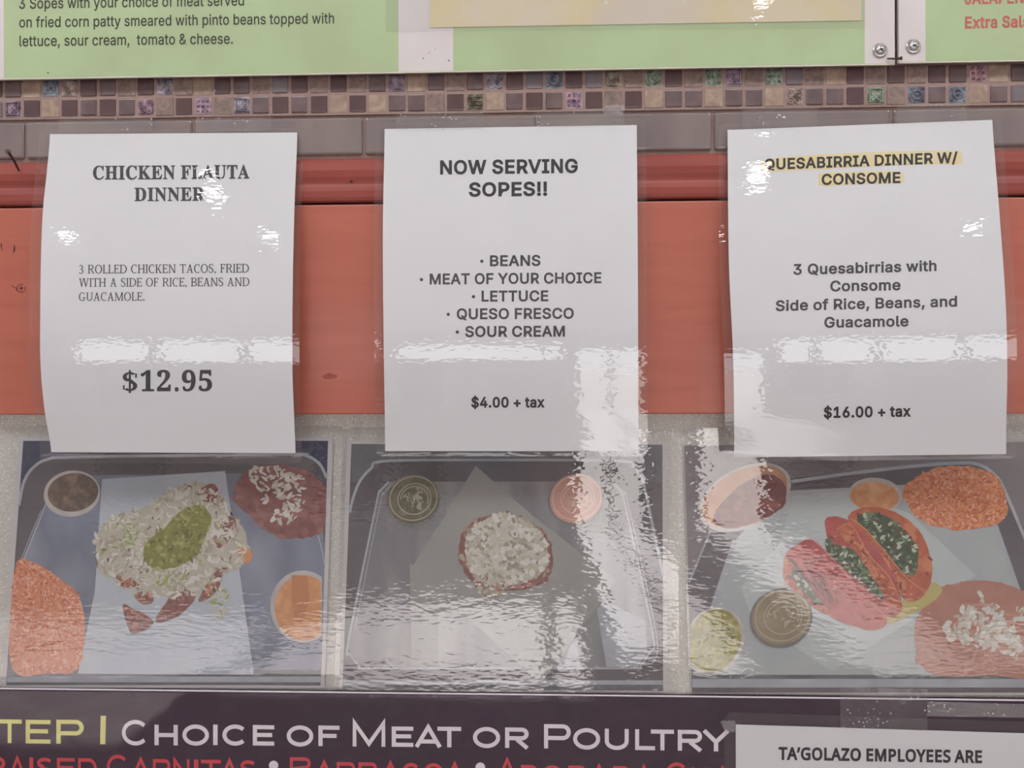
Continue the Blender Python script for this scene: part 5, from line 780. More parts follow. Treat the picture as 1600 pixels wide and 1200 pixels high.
# yellowed sheet in clear film taped on the left board
t = thing('menu_insert', P(1009, 40, DB), 'yellowed sheet in clear plastic stuck on the upper part of the wide menu board', 'sheet')
bm = bmesh.new(); add_poly(bm, [P(672, 43, DB + .0005), P(1346, 32, DB + .0005), P(1346, -70, DB + .0005), P(672, -60, DB + .0005)])
finish(bm, 'sheet', M['insert'], t, face_front=True)
M['swirl'] = mat('cream swirl print', C(214, 206, 190), C(206, 194, 170), 60, rough=.5)
sw = []
for cx, cy, r in ((1008, -8, 42), (1012, -10, 30), (880, -20, 44), (1110, -22, 40)): sw += stroke(arcp(cx, cy, r * 1.5, -r, 200, -20, 26), 3.2)
flat('printed_swirl', sw, DB + .00062, M['swirl'], t)
bm = bmesh.new()
gx, gy = 24, 4; vv = []
for j in range(gy + 1):
    for i in range(gx + 1):
        u, v = i / gx, j / gy
        vv.append(bm.verts.new(P(602 + u * (1353 - 602), -60 + v * (50 - u * 6 + 60), DB + .0011 + .0006 * math.sin(u * 19) * v)))
for j in range(gy):
    for i in range(gx): bm.faces.new((vv[j * (gx + 1) + i], vv[(j + 1) * (gx + 1) + i], vv[(j + 1) * (gx + 1) + i + 1], vv[j * (gx + 1) + i + 1]))
finish(bm, 'clear_film', M['tape'] if False else M['film_sign'], t, smooth=True, face_front=True)

for (x, y, rr, lab) in ((1375, 79, 0, 'zinc cross-head screw with washer in the bottom right corner of the wide menu board'), (1427, 73, .4, 'zinc cross-head screw with washer in the corner of the red-text board')):
    c = P(x, y, DB + .0002)
    t = thing('screw', c, lab, 'screw', None)
    bm = bmesh.new(); n = 32
    add_rev(bm, c, [(.0061, 0), (.0061, .0008), (.0056, .0012), (.0040, .0010), (.0035, .0005)], n)
    finish(bm, 'washer', M['steel'], t, smooth=False, recalc=True)
    bm = bmesh.new(); add_rev(bm, c, [(.0037, .0003), (.0036, .0014), (.0030, .0022), (.0018, .0027), (.0006, .0028)], n)
    finish(bm, 'head', M['steel'], t, smooth=True, recalc=True)
    bm = bmesh.new()
    for q in (0, math.pi / 2):
        dx, dz = math.cos(q + rr + .3), math.sin(q + rr + .3)
        l, w_ = .0020, .00042; y_ = c.y - .0029
        add_poly(bm, [Vector((c.x + dx * l * s1 - dz * w_ * s2, y_, c.z + dz * l * s1 + dx * w_ * s2)) for s1, s2 in ((-1, -1), (1, -1), (1, 1), (-1, 1))])
    finish(bm, 'cross_recess', M['slot'], t, face_front=True)
bm = bmesh.new()
q0, q1, q2 = P(1386, 91.5, DB + .001), P(1397, 91.8, DB + .0028), P(1407, 91.3, DB + .003)
add_tube(bm, [q0, q1, q2], [.0006, .0008, .0009], 10); add_cyl(bm, q2, q2 + Vector((.0012, -.0004, .0001)), .0017, .0015, 14)
o = finish(bm, 'bent_nail', M['rust'], recalc=True); tag(o, 'rusty bent nail lying across the gap between the two menu boards', 'nail')

# ------------------------------------------------------------------ sheets of paper in laminate
class Sheet:
    """a sheet given by its outline in the photo and by its distance from the wall"""
    def __init__(s, tl, tr, br, bl, dep, lx=None, rx=None, du=None):
        s.tl, s.tr, s.br, s.bl, s.dep, s.lx, s.rx, s.du = tl, tr, br, bl, dep, lx or [(0, 0), (1, 0)], rx or [(0, 0), (1, 0)], du
    def xy(s, u, v):
        xl = s.tl[0] + (s.bl[0] - s.tl[0]) * v + smooth_tab(s.lx, v); xr = s.tr[0] + (s.br[0] - s.tr[0]) * v + smooth_tab(s.rx, v)
        yt = s.tl[1] + (s.tr[1] - s.tl[1]) * u; yb = s.bl[1] + (s.br[1] - s.bl[1]) * u
        return xl + (xr - xl) * u, yt + (yb - yt) * v
    def uv(s, x, y):
        u = (x - s.tl[0]) / (s.tr[0] - s.tl[0])
        for _ in range(3):
            yt = s.tl[1] + (s.tr[1] - s.tl[1]) * u; yb = s.bl[1] + (s.br[1] - s.bl[1]) * u
            v = (y - yt) / (yb - yt); c = min(max(v, 0), 1)
            xl = s.tl[0] + (s.bl[0] - s.tl[0]) * v + smooth_tab(s.lx, c); xr = s.tr[0] + (s.br[0] - s.tr[0]) * v + smooth_tab(s.rx, c)
            u = (x - xl) / (xr - xl)
        return u, v
    def d(s, x, y):
        u, v = s.uv(x, y)
        return s.dd(u, v)
    def dd(s, u, v):
        return smooth_tab(s.dep, v) + (s.du(u, v) if s.du else 0)
    def grid(s, name, mt, parent, off, u0=0, u1=1, v0=0, v1=1, nu=16, nv=40, thick=0, rc=0.0, W=None):
        """rc = corner radius in photo pixels"""
        bm = bmesh.new(); vv = []
        for j in range(nv + 1):
            for i in range(nu + 1):
                u, v = u0 + (u1 - u0) * i / nu, v0 + (v1 - v0) * j / nv
                x, y = s.xy(u, v)
                if rc:
                    xa, ya = s.xy(u0, v); xb, yb_ = s.xy(u1, v)
                    yt = s.xy(u, v0)[1]; ybt = s.xy(u, v1)[1]
                    e = min(y - yt, ybt - y)
                    if e < rc:
                        ins = rc - math.sqrt(max(0, rc * rc - (rc - e) ** 2))
                        fu = i / nu; x = (xa + ins) + (xb - xa - 2 * ins) * fu
                vv.append(bm.verts.new(P(x, y, s.dd(min(max(u, -.06), 1.06), v) + off)))
        for j in range(nv):
            for i in range(nu):
                k = j * (nu + 1) + i
                bm.faces.new((vv[k], vv[k + nu + 1], vv[k + nu + 2], vv[k + 1]))
        o = finish(bm, name, mt, parent, smooth=True, face_front=True)
        if thick:
            for p in o.data.polygons: p.use_smooth = False
            md = o.modifiers.new('thickness', 'SOLIDIFY'); md.thickness = thick; md.offset = -1
        return o

def sign(sh, base, label, lam, films=M['film_sign']):
    t = thing('laminated_sign', base, label, 'sign')
    sh.grid('paper', M['paper'], t, 0, thick=.0002, nv=110)
    sh.grid('laminate', films, t, .0005, *lam, nu=24, nv=120, rc=9)
    return t

# --- sign one: chicken flauta
dep1 = [(-0.04, 0.0112), (0, 0.0125), (0.1, 0.0168), (0.22, 0.022), (0.34, 0.027), (0.46, 0.0311), (0.58, 0.034), (0.66, 0.035), (0.74, 0.0349), (0.86, 0.0331), (1, 0.0298), (1.05, 0.0285)]
S1 = Sheet((78, 209.5), (464.5, 207), (461.5, 708), (80, 706.5), dep1,
           lx=[(0, 0), (.1, -4.2), (.24, -11.5), (.4, -15), (.58, -16.3), (.72, -16.2), (.86, -10.6), (1, 0)], rx=[(0, 0), (.24, -3.8), (.5, -5.8), (.76, -5.2), (.9, -2), (1, 0)])
s1 = sign(S1, P(270, 708, .02), 'left sign: white laminated sheet reading CHICKEN FLAUTA DINNER, $12.95', (-.045, 1.028, -.014, 1.034))
d1 = S1.d
tx = place(text_bits('CHICKEN FLAUTA', .024, 1.03, 'serif'), 145.1, 280.3, 389.8, 278.7, 20.6, 1) + place(text_bits('DINNER', .024, 1.03, 'serif'), 210, 314, 319.6, 313.3, 20.2, 1)
ink('printed_title', tx, d1, M['ink_grey'], s1)
tx = place(serif_line('3 ROLLED CHICKEN TACOS, FRIED', .13, .078), 123.2, 427.6, 389.1, 425.8, 13.6, 1)
tx += place(serif_line('WITH A SIDE OF RICE, BEANS AND', .13, .078), 123.2, 448.2, 389.8, 447, 13.4, 1)
tx += place(serif_line('GUACAMOLE.', .13, .078), 123.2, 470.2, 226, 469.8, 13.2, 1)
ink('printed_text', tx, d1, M['ink_grey'], s1)
ink('printed_price', place(serif_line('$', .17, .09), 191.7, 610.5, 214.5, 610.4, 28.5, 1) + place(text_bits('12.95', .016, 1.06, 'serif'), 219.5, 611, 331.4, 610.6, 30.5, 1), d1, M['ink_grey'], s1)

# --- sign two: now serving sopes
dep2 = [(-0.04, 0.01124), (0, 0.0125), (0.1, 0.01667), (0.22, 0.02171), (0.34, 0.02656), (0.46, 0.03054), (0.58, 0.03336), (0.66, 0.03433), (0.74, 0.03423), (0.86, 0.03248), (1, 0.02928), (1.05, 0.02802)]
S2 = Sheet((601, 201.5), (995, 195.3), (997.7, 705), (601.8, 704.8), dep2, lx=[(0, 0), (.3, -3), (.6, -2.4), (1, 0)], rx=[(0, 0), (.4, .4), (1, 0)])
s2 = sign(S2, P(800, 705, .02), 'middle sign: white laminated sheet reading NOW SERVING SOPES!!, $4.00 + tax', (-.036, 1.036, -.02, 1.016))
d2 = S2.d; B = .054
ink('printed_title', place(text_bits('NOW SERVING', B), 687.6, 271.8, 903, 269.2, 20.2) + place(text_bits('SOPES!!', B), 732.5, 306.4, 855, 304.9, 20.2), d2, M['ink'], s2)
tx = []
for s, x0, x1, y0, y1, bx in (('BEANS', 765.6, 844.5, 415.4, 414.8, 752.8), ('MEAT OF YOUR CHOICE', 671.4, 939.7, 444, 441.8, 658.5), ('LETTUCE', 752.4, 856.7, 470.7, 470.1, 739.8),
                              ('QUESO FRESCO', 713.6, 896.5, 498.4, 497.4, 700.4), ('SOUR CREAM', 726.8, 882.7, 526, 525.4, 714.5)):
    tx += place(text_bits(s, .044), x0, y0, x1, y1, 15.8) + [ell(bx, y0 - 7.2, 2.6, 2.6, n=14)]
ink('printed_text', tx, d2, M['ink_grey'], s2)
ink('printed_price', place(text_bits('$4.00 + tax', .054), 736.2, 636.3, 851.3, 636, 15.2), d2, M['ink'], s2)

# --- sign three: quesabirria
dep3 = [(-0.04, 0.0112), (0, 0.0125), (0.1, 0.0168), (0.22, 0.022), (0.34, 0.027), (0.46, 0.0311), (0.58, 0.034), (0.66, 0.035), (0.74, 0.0349), (0.86, 0.0331), (1, 0.0298), (1.05, 0.0285)]
S3 = Sheet((1136.6, 203), (1550.4, 187.2), (1572.2, 709.5), (1147.3, 714.7), dep3, lx=[(0, 0), (.4, -2), (.7, 1.5), (.85, 1.2), (1, 0)], rx=[(0, 0), (.3, 5.5), (.55, 9), (.76, 7), (.9, 2.5), (1, 0)])
s3 = sign(S3, P(1355, 714, .02), 'right sign: white laminated sheet with yellow highlighted title QUESABIRRIA DINNER W/ CONSOME', (-.034, 1.036, -.02, 1.014))
d3 = S3.d
hl = [blob([(1192, 252), (1230, 245), (1330, 239), (1430, 236), (1495, 236), (1503, 245), (1497, 256), (1430, 257), (1330, 262), (1230, 267), (1196, 268), (1189, 260)], 5, .5),
      blob([(1283, 271), (1340, 268), (1402, 268), (1412, 276), (1406, 286), (1340, 288), (1284, 290), (1280, 280)], 5, .5)]
ink('highlighter_mark', hl, d3, M['marker'], s3, .0001)
ink('printed_title', place(text_bits('QUESABIRRIA DINNER W/', .05), 1194.3, 264.8, 1496.4, 253.9, 15.8) + place(text_bits('CONSOME', .05), 1283.8, 288.5, 1407, 285.2, 15.8), d3, M['ink'], s3, .0002)
tx = place(text_bits('3 Quesabirrias with', .044), 1239.5, 429, 1463.3, 422.8, 15.6) + place(text_bits('Consome', .044), 1297.3, 454.9, 1407.3, 452.8, 15.6)
tx += place(text_bits('Side of Rice, Beans, and', .044), 1212, 485.6, 1495.4, 478.4, 15.6) + place(text_bits('Guacamole', .044), 1288, 511.6, 1419.8, 509.4, 15.6)
ink('printed_text', tx, d3, M['ink_grey'], s3)
ink('printed_price', place(text_bits('$16.00 + tax', .054), 1287, 652.5, 1423.5, 650.2, 15.8), d3, M['ink'], s3)

# ------------------------------------------------------------------ the three food photos (flat prints in laminate)
def pm(name, *a, **k):
    k.setdefault('rough', .7); k.setdefault('spec', .2)
    M[name] = mat('print ' + name, *a, **k)
pm('navy', C(62, 68, 92), C(52, 58, 80), 20)
pm('tray', C(140, 147, 164), C(116, 122, 138), 10, stretch=(1, 1, .5), c3=C(146, 152, 166))
pm('tray_grey', C(140, 140, 140), C(120, 119, 122), 9, stretch=(1.6, 1, .35), c3=C(164, 164, 162))
pm('tray_dark', C(104, 99, 102), C(88, 84, 88), 14)
pm('rim', C(176, 180, 186), C(160, 163, 170), 40)
pm('rim_dark', C(84, 86, 92), C(104, 106, 112), 40)
pm('liner_blue', C(190, 196, 202), C(176, 186, 198), 8)
pm('liner_grey', C(156, 156, 150), C(147, 147, 142), 14)
pm('liner_white', C(178, 184, 182), C(164, 172, 174), 14)
pm('cup', C(196, 190, 186), C(182, 176, 172), 60)
pm('cup_shadow', C(128, 124, 122), C(112, 108, 108), 60)
pm('sauce_brown', C(116, 100, 84), C(98, 82, 70), 70, c3=C(140, 122, 104))
pm('beans', C(142, 92, 84), C(128, 78, 74), 50, c3=C(160, 112, 100))
pm('beans_l', C(156, 106, 94)); pm('beans_d', C(124, 76, 72)); pm('beans_tl', C(176, 124, 106))
pm('char', C(112, 58, 46)); pm('taco_hi', C(214, 138, 98)); pm('taco_pk_hi', C(206, 116, 104)); pm('sope_sh', C(158, 148, 132)); pm('guac_m', C(134, 134, 64))
pm('beans_tan', C(184, 132, 112), C(172, 116, 100), 40)
pm('rice', C(220, 150, 120), C(204, 124, 90), 210, c3=C(232, 180, 154), detail=2, dist=1)
pm('rice_b', C(206, 120, 72), C(226, 156, 110), 190, c3=C(192, 100, 58), detail=2, dist=1)
pm('grain_a', C(230, 176, 148), rough=.7); pm('grain_b', C(206, 122, 84)); pm('grain_c', C(192, 100, 62)); pm('grain_d', C(222, 142, 96))
pm('guac', C(144, 142, 70), C(122, 124, 56), 110, c3=C(166, 160, 92), detail=4)
pm('guac_d', C(104, 108, 52)); pm('guac_l', C(172, 168, 104))
pm('cheese', C(208, 204, 190), C(194, 188, 172), 120); pm('cheese_b', C(190, 184, 166)); pm('cheese_c', C(172, 162, 142)); pm('cheese_d', C(216, 214, 206))
pm('lettuce', C(160, 172, 104), C(142, 156, 90), 90)
pm('meat', C(150, 96, 84), C(124, 78, 70), 120, c3=C(172, 122, 104)); pm('meat_d', C(112, 74, 66))
pm('cream_orange', C(216, 158, 110), C(206, 140, 88), 60, c3=C(222, 172, 130))
pm('orange_dk', C(196, 128, 80)); 
pm('olive', C(116, 108, 84), C(98, 92, 72), 70, c3=C(134, 124, 98))
pm('olive_hi', C(166, 162, 146)); pm('lid_line', C(178, 172, 156))
pm('peach', C(208, 160, 142), C(198, 146, 128), 60); pm('peach_hi', C(222, 186, 172))
pm('consome', C(132, 68, 64), C(112, 54, 56), 70, c3=C(150, 84, 76)); pm('consome_rim', C(202, 150, 118), C(190, 130, 100), 50)
pm('taco', C(196, 108, 72), C(176, 88, 58), 60, c3=C(208, 128, 88), detail=4); pm('taco_dk', C(148, 74, 56), C(128, 62, 50), 70)
pm('taco_pink', C(190, 92, 84), C(170, 76, 72), 60); pm('taco_in', C(120, 72, 62), C(100, 60, 54), 90)
pm('cil', C(72, 92, 62), C(56, 74, 50), 150, c3=C(96, 116, 80)); pm('cil_l', C(112, 134, 96)); pm('cil_d', C(52, 66, 48)); pm('onion', C(188, 196, 176))
pm('grease', C(192, 178, 104), C(184, 172, 120), 40)
pm('guac2', C(162, 156, 84), C(142, 138, 70), 100, c3=C(180, 172, 108))
pm('tan_sauce', C(160, 146, 116), C(142, 128, 100), 60)

class Print:
    """one picture: layers of flat print, each a hair in front of the one before"""
    def __init__(s, sheet, root, Z): s.sh, s.root, s.Z, s.n = sheet, root, Z, 0; s.pic = None
    def layer(s, name, items, parent=None):
        """items: [(polygon in crop pixels, material name)]"""
        bm = bmesh.new(); names = []
        s.n += 1; off = .00006 + s.n * .00006
        for qi, (q, mn) in enumerate(items):
            if mn not in names: names.append(mn)
            pts = [s.Z(*p) for p in q]
            o_ = off + .000055 * qi / max(len(items), 12)
            try: add_poly(bm, [P(x, y, s.sh.d(x, y) + o_) for x, y in pts], names.index(mn))
            except ValueError: pass
        bmesh.ops.triangulate(bm, faces=[f for f in bm.faces if len(f.verts) > 4])
        return finish(bm, name, [M[x] for x in names], parent or s.pic or s.root, face_front=True)

def scraps(n, region, size, asp, mats, curl=False, clip=None):
    xs = [p[0] for p in region]; ys = [p[1] for p in region]; out = []
    while len(out) < n:
        p = (rnd.uniform(min(xs), max(xs)), rnd.uniform(min(ys), max(ys)))
        if not inside(p, region): continue
        L = rnd.uniform(*size); W = L / rnd.uniform(*asp); A = rnd.uniform(0, math.pi)
        k = rnd.choice((5, 6, 7)); q = []
        for i in range(k):
            b = i * 2 * math.pi / k + rnd.uniform(-.35, .35); r = rnd.uniform(.65, 1)
            x, y = L * r * math.cos(b), W * r * math.sin(b)
            q.append((p[0] + x * math.cos(A) - y * math.sin(A), p[1] + x * math.sin(A) + y * math.cos(A)))
        if clip: q = [(min(max(x, clip[0]), clip[2]), min(max(y, clip[1]), clip[3])) for x, y in q]
        out.append((q, rnd.choice(mats)))
    return out

def smooth_open(pts, n=6):
    if len(pts) < 4: return pts
    out = []
    for i in range(len(pts) - 1):
        p0, p1, p2, p3 = pts[max(i - 1, 0)], pts[i], pts[i + 1], pts[min(i + 2, len(pts) - 1)]
        for j in range(n):
            q = j / n
            out.append(tuple(.5 * (2 * p1[c] + (p2[c] - p0[c]) * q + (2 * p0[c] - 5 * p1[c] + 4 * p2[c] - p3[c]) * q * q + (3 * p1[c] - p0[c] - 3 * p2[c] + p3[c]) * q ** 3) for c in (0, 1)))
    return out + [pts[-1]]
def S(pts, t, mn):
    if len(pts) < 16: pts = smooth_open(pts)
    return [(q, mn) for q in stroke(pts, t)]
def Rr(x0, y0, x1, y1): return [(x0, y0), (x1, y0), (x1, y1), (x0, y1)]

DPH = .0022
def photo(tl, tr, br, bl, inner, label, Z, bulge, lam, rc=12):
    sh = Sheet(tl, tr, br, bl, [(0, DPH), (1, DPH)])
    fs = Sheet(tl, tr, br, bl, [(-.1, DPH + .0004), (0, DPH + .0004)] + bulge + [(1, DPH + .0006), (1.1, DPH + .0006)])
    t = thing('laminated_photo', P((bl[0] + br[0]) / 2, bl[1], DPH), label, 'food photo')
    sh.grid('photo_paper', M['photo_white'], t, 0, thick=.0002, nu=8, nv=24)
    pr = Print(sh, t, Z)
    pr.pic = pr.layer('printed_picture', [(inner[1], inner[0])])
    lm = fs.grid('laminate', M['film_photo'], t, .0011, *lam, nu=40, nv=60, rc=rc)
    return t, pr

# --- left photo: rolled tacos
Z1 = lambda X, Y: (X / 2.6667, 640 + Y / 2.6667)
ph, pr = photo((29.3, 682), (520.5, 683), (507, 1075), (1.9, 1074.3), ('navy', [(97, 130), (1367, 130), (1335, 1150), (25, 1142)]),
               'left food photo: rolled tacos with guacamole on a tray, under the chicken flauta sign', Z1, [(.5, DPH + .0010), (.8, DPH + .0014), (.96, DPH + .0017)], (-.06, 1.045, -.045, 1.012))
tray = [(26, 1142), (42, 900), (66, 640), (78, 400), (100, 300), (140, 240), (200, 207), (330, 198), (1180, 186), (1270, 190), (1330, 225), (1362, 285), (1350, 700), (1336, 1149)]
pr.layer('printed_tray', [(tray, 'tray_dark'), ([(190, 400), (240, 300), (330, 275), (1230, 262), (1320, 330), (1352, 560), (1340, 1085), (60, 1085), (95, 640)], 'tray')]
         + S([(78, 400), (100, 300), (140, 240), (200, 207), (330, 198), (1180, 186), (1270, 190), (1330, 225), (1362, 285)], 12, 'rim')
         + S([(192, 390), (140, 520), (92, 640)], 6, 'rim') + S([(172, 420), (125, 530), (82, 640)], 3, 'rim') + S([(1325, 520), (1345, 600), (1350, 640)], 5, 'rim')
         + [(Rr(30, 1088, 1336, 1112), 'rim_dark'), (Rr(28, 1112, 1336, 1136), 'rim'), (Rr(26, 1136, 1335, 1148), 'rim_dark')])
pr.layer('printed_paper_liner', [([(425, 290), (938, 256), (1000, 690), (1058, 1105), (325, 1100), (330, 1070), (395, 760)], 'liner_blue')])
pr.layer('printed_sauce_cup', [(ell(300, 350, 118, 96, -8), 'cup'), (ell(304, 345, 106, 80, -8), 'sauce_brown')])
bp = blob([(975, 330), (1010, 270), (1090, 235), (1240, 240), (1345, 310), (1358, 420), (1335, 510), (1200, 538), (1090, 495), (1040, 440), (985, 390)], 6, 3)
pr.layer('printed_beans', [(bp, 'beans')] + scraps(90, bp, (14, 34), (1.2, 2.5), ['beans_l', 'beans', 'beans_d'], clip=(968, 232, 1360, 540)) + scraps(120, blob([(1010, 270), (1100, 235), (1240, 250), (1270, 350), (1250, 440), (1200, 480), (1130, 450), (1080, 340)], 4), (12, 24), (1.5, 3.5), ['cheese', 'cheese_b', 'cheese_d'], clip=(960, 232, 1360, 545)))
rp = blob([(70, 640), (140, 640), (230, 690), (315, 755), (350, 850), (348, 1000), (312, 1088), (190, 1100), (60, 1095), (40, 900)], 6, 4)
rp = [(max(x, 44 - (y - 700) * .03), y) for x, y in rp]
pr.layer('printed_rice', [(rp, 'rice')] + scraps(900, rp, (6, 13), (1.8, 3.2), ['grain_a', 'grain_b', 'grain_d', 'grain_d', 'grain_c'], clip=(40, 630, 356, 1104)))
pr.layer('printed_orange_sauce_cup', [([p for p in ell(1262, 820, 136, 150, 0, 60) if p[0] < 1346] , 'cup'), ([p for p in ell(1266, 826, 122, 136, 0, 60) if p[0] < 1345], 'cream_orange'),
         ([(1215, 690), (1280, 692), (1290, 800), (1255, 890), (1230, 885), (1215, 780)], 'orange_dk')])
core = blob([(430, 480), (560, 430), (690, 350), (790, 310), (900, 330), (960, 430), (1010, 480), (1040, 590), (990, 660), (900, 700), (800, 780), (640, 770), (520, 720), (420, 680), (400, 570)], 6, 8)
it = [(core, 'cheese_b')]
it += [(blob(q, 4, 3), 'meat') for q in ([(478, 690), (520, 690), (580, 730), (560, 752), (500, 730)], [(512, 815), (560, 830), (640, 885), (560, 935), (530, 900)], [(680, 820), (720, 770), (790, 740), (810, 790), (740, 860), (650, 885)],
       [(830, 780), (900, 670), (930, 680), (900, 760), (840, 800)], [(560, 770), (620, 760), (640, 800), (590, 810)], [(890, 530), (960, 440), (985, 500), (920, 580)], [(820, 340), (890, 310), (910, 360), (860, 385)])]
it += [(blob([(985, 575), (1040, 580), (1050, 620), (1020, 640)], 4), 'cream_orange')]
it += scraps(430, blob([(420, 470), (560, 420), (690, 340), (860, 310), (960, 430), (1020, 560), (960, 680), (820, 770), (640, 780), (480, 730), (400, 600)], 4), (14, 34), (1.6, 4.5), ['cheese', 'cheese_d', 'cheese_b', 'cheese', 'cheese_c'])
it += scraps(150, core, (6, 20), (2, 5), ['meat', 'meat_d', 'cheese_c', 'lettuce', 'sope_sh', 'sope_sh'])
it += scraps(200, core, (12, 30), (3, 7), ['cheese', 'cheese_d', 'cheese_b'])
it += scraps(40, blob([(480, 480), (550, 480), (580, 540), (520, 560)], 4), (10, 22), (2, 4), ['lettuce', 'cheese'])
it += scraps(50, blob([(880, 720), (950, 760), (940, 870), (890, 850)], 4), (10, 24), (2, 4), ['lettuce', 'cheese'])
it += scraps(50, blob([(660, 680), (780, 680), (760, 760), (680, 750)], 4), (10, 24), (2, 4), ['lettuce', 'cheese', 'cheese_c'])
for q in ([(490, 695), (570, 735), (520, 735)], [(520, 825), (620, 885), (560, 925)], [(700, 820), (780, 750), (800, 790), (740, 850), (660, 880)], [(840, 780), (910, 680), (890, 760)], [(570, 775), (620, 765), (630, 800)]):
    it += scraps(16, q, (6, 18), (1.5, 3), ['meat', 'meat_d', 'meat', 'beans_l', 'taco_hi'])
pr.layer('printed_rolled_tacos', it)
gp = blob([(597, 575), (640, 530), (700, 480), (760, 415), (840, 400), (880, 450), (855, 530), (815, 610), (740, 655), (655, 662), (612, 640)], 6, 4)
pr.layer('printed_guacamole', [(gp, 'guac')] + scraps(160, gp, (6, 22), (1.3, 3), ['guac_d', 'guac_l', 'guac_m', 'guac', 'guac_m']))

# --- middle photo: sope
Z2 = lambda X, Y: (520 + X / 2.6661, 640 + Y / 2.6667)
ph, pr = photo((541.8, 687), (1041.5, 690.5), (1043.4, 1081.5), (528, 1076), ('tray_dark', [(78, 143), (1373, 152), (1376, 1172), (40, 1164)]),
               'middle food photo: single cheese-topped sope on a metal tray, under the now serving sopes sign', Z2, [(.4, DPH + .0014), (.8, DPH + .0010)], (-.012, 1.035, -.05, 1.008))
M['bg_grey'] = mat('print grey table', C(112, 113, 116), C(98, 99, 104), 10, rough=.7, spec=.2)
pr.layer('printed_tray', [(Rr(79, 146, 1372, 300), 'bg_grey'), ([(72, 430), (100, 320), (150, 250), (220, 214), (1190, 214), (1265, 258), (1300, 330), (1372, 690), (1376, 1168), (44, 1160)], 'tray_dark'),
         ([(232, 300), (1160, 300), (1215, 360), (1335, 930), (1322, 1010), (1280, 1075), (110, 1072), (66, 1000), (62, 950), (185, 370)], 'tray_grey')]
         + S([(70, 430), (84, 370), (112, 300), (160, 245), (225, 214), (700, 210), (1195, 214), (1255, 240), (1292, 300), (1310, 380), (1376, 690)], 11, 'rim')
         + S([(232, 302), (195, 345), (180, 400), (66, 960), (72, 1020), (110, 1070)], 8, 'rim') + S([(250, 310), (212, 350), (196, 400), (90, 920)], 3, 'rim')
         + S([(1160, 300), (1200, 345), (1218, 400), (1332, 930), (1320, 1010), (1280, 1070)], 8, 'rim') + S([(1180, 310), (1215, 350), (1232, 400), (1348, 940), (1330, 1060)], 4, 'rim')
         + [(Rr(105, 1074, 1290, 1082), 'rim'), (Rr(42, 1128, 1375, 1146), 'rim'), (Rr(42, 1146, 1375, 1166), 'rim_dark')]
         + [([(320, 640), (440, 720), (440, 1072), (330, 1072)], 'liner_grey'), ([(1100, 830), (1140, 800), (1300, 880), (1310, 1010), (1270, 1072), (1140, 1072)], 'rim'), ([(990, 980), (1020, 960), (1030, 1070), (960, 1070)], 'rim')])
pr.layer('printed_paper_liner', [([(595, 234), (830, 440), (1180, 712), (866, 1142), (620, 920), (328, 660), (480, 420)], 'liner_grey')])
def lidcup(name, cx, cy, r, base, hi, ln, prr):
    prr.layer(name, [(ell(cx, cy, r, r * .93, -20), 'cup_shadow'), (ell(cx + 2, cy - 6, r * .94, r * .86, -20), base)] + S([(cx + p[0] - cx, p[1]) for p in ell(cx + 4, cy - 10, r * .86, r * .78, -20, 40)] + [ell(cx + 4, cy - 10, r * .86, r * .78, -20, 40)[0]], 4, ln)
              + S(ell(cx + 8, cy - 8, r * .6, r * .55, -20, 36) + [ell(cx + 8, cy - 8, r * .6, r * .55, -20, 36)[0]], 4, ln) + S(ell(cx + 8, cy - 6, r * .5, r * .46, -20, 36, 200, 400), 5, hi)
              + scraps(26, ell(cx + 8, cy - 8, r * .42, r * .36, 0, 20), (8, 22), (1.5, 4), [hi, base, hi]))
lidcup('printed_green_sauce_cup', 332, 380, 116, 'olive', 'olive_hi', 'lid_line', pr)
lidcup('printed_orange_sauce_cup', 1012, 376, 118, 'peach', 'peach_hi', 'peach_hi', pr)
dis = blob([(535, 520), (600, 460), (700, 432), (800, 450), (880, 510), (915, 590), (910, 680), (850, 735), (740, 750), (620, 745), (555, 690), (525, 610)], 6, 5)
it = [(dis, 'meat')] + scraps(120, dis, (10, 24), (1.2, 2.2), ['meat_d', 'cheese_c', 'meat', 'sope_sh'])
cr = blob([(570, 500), (700, 440), (810, 460), (880, 540), (890, 650), (800, 720), (660, 730), (570, 660), (555, 580)], 5)
it += [(cr, 'cheese_b')]
for _ in range(7): it += scraps(45, cr, (10, 17), (1.1, 1.6), ['sope_sh', 'cheese_c']) + scraps(70, cr, (11, 24), (1.1, 1.7), ['cheese', 'cheese_d', 'cheese_b', 'cheese'])
it += scraps(60, blob([(600, 700), (720, 720), (700, 780), (620, 770)], 4), (10, 20), (1.5, 3), ['cheese_b', 'meat', 'cheese_c'])
pr.layer('printed_sope', it)

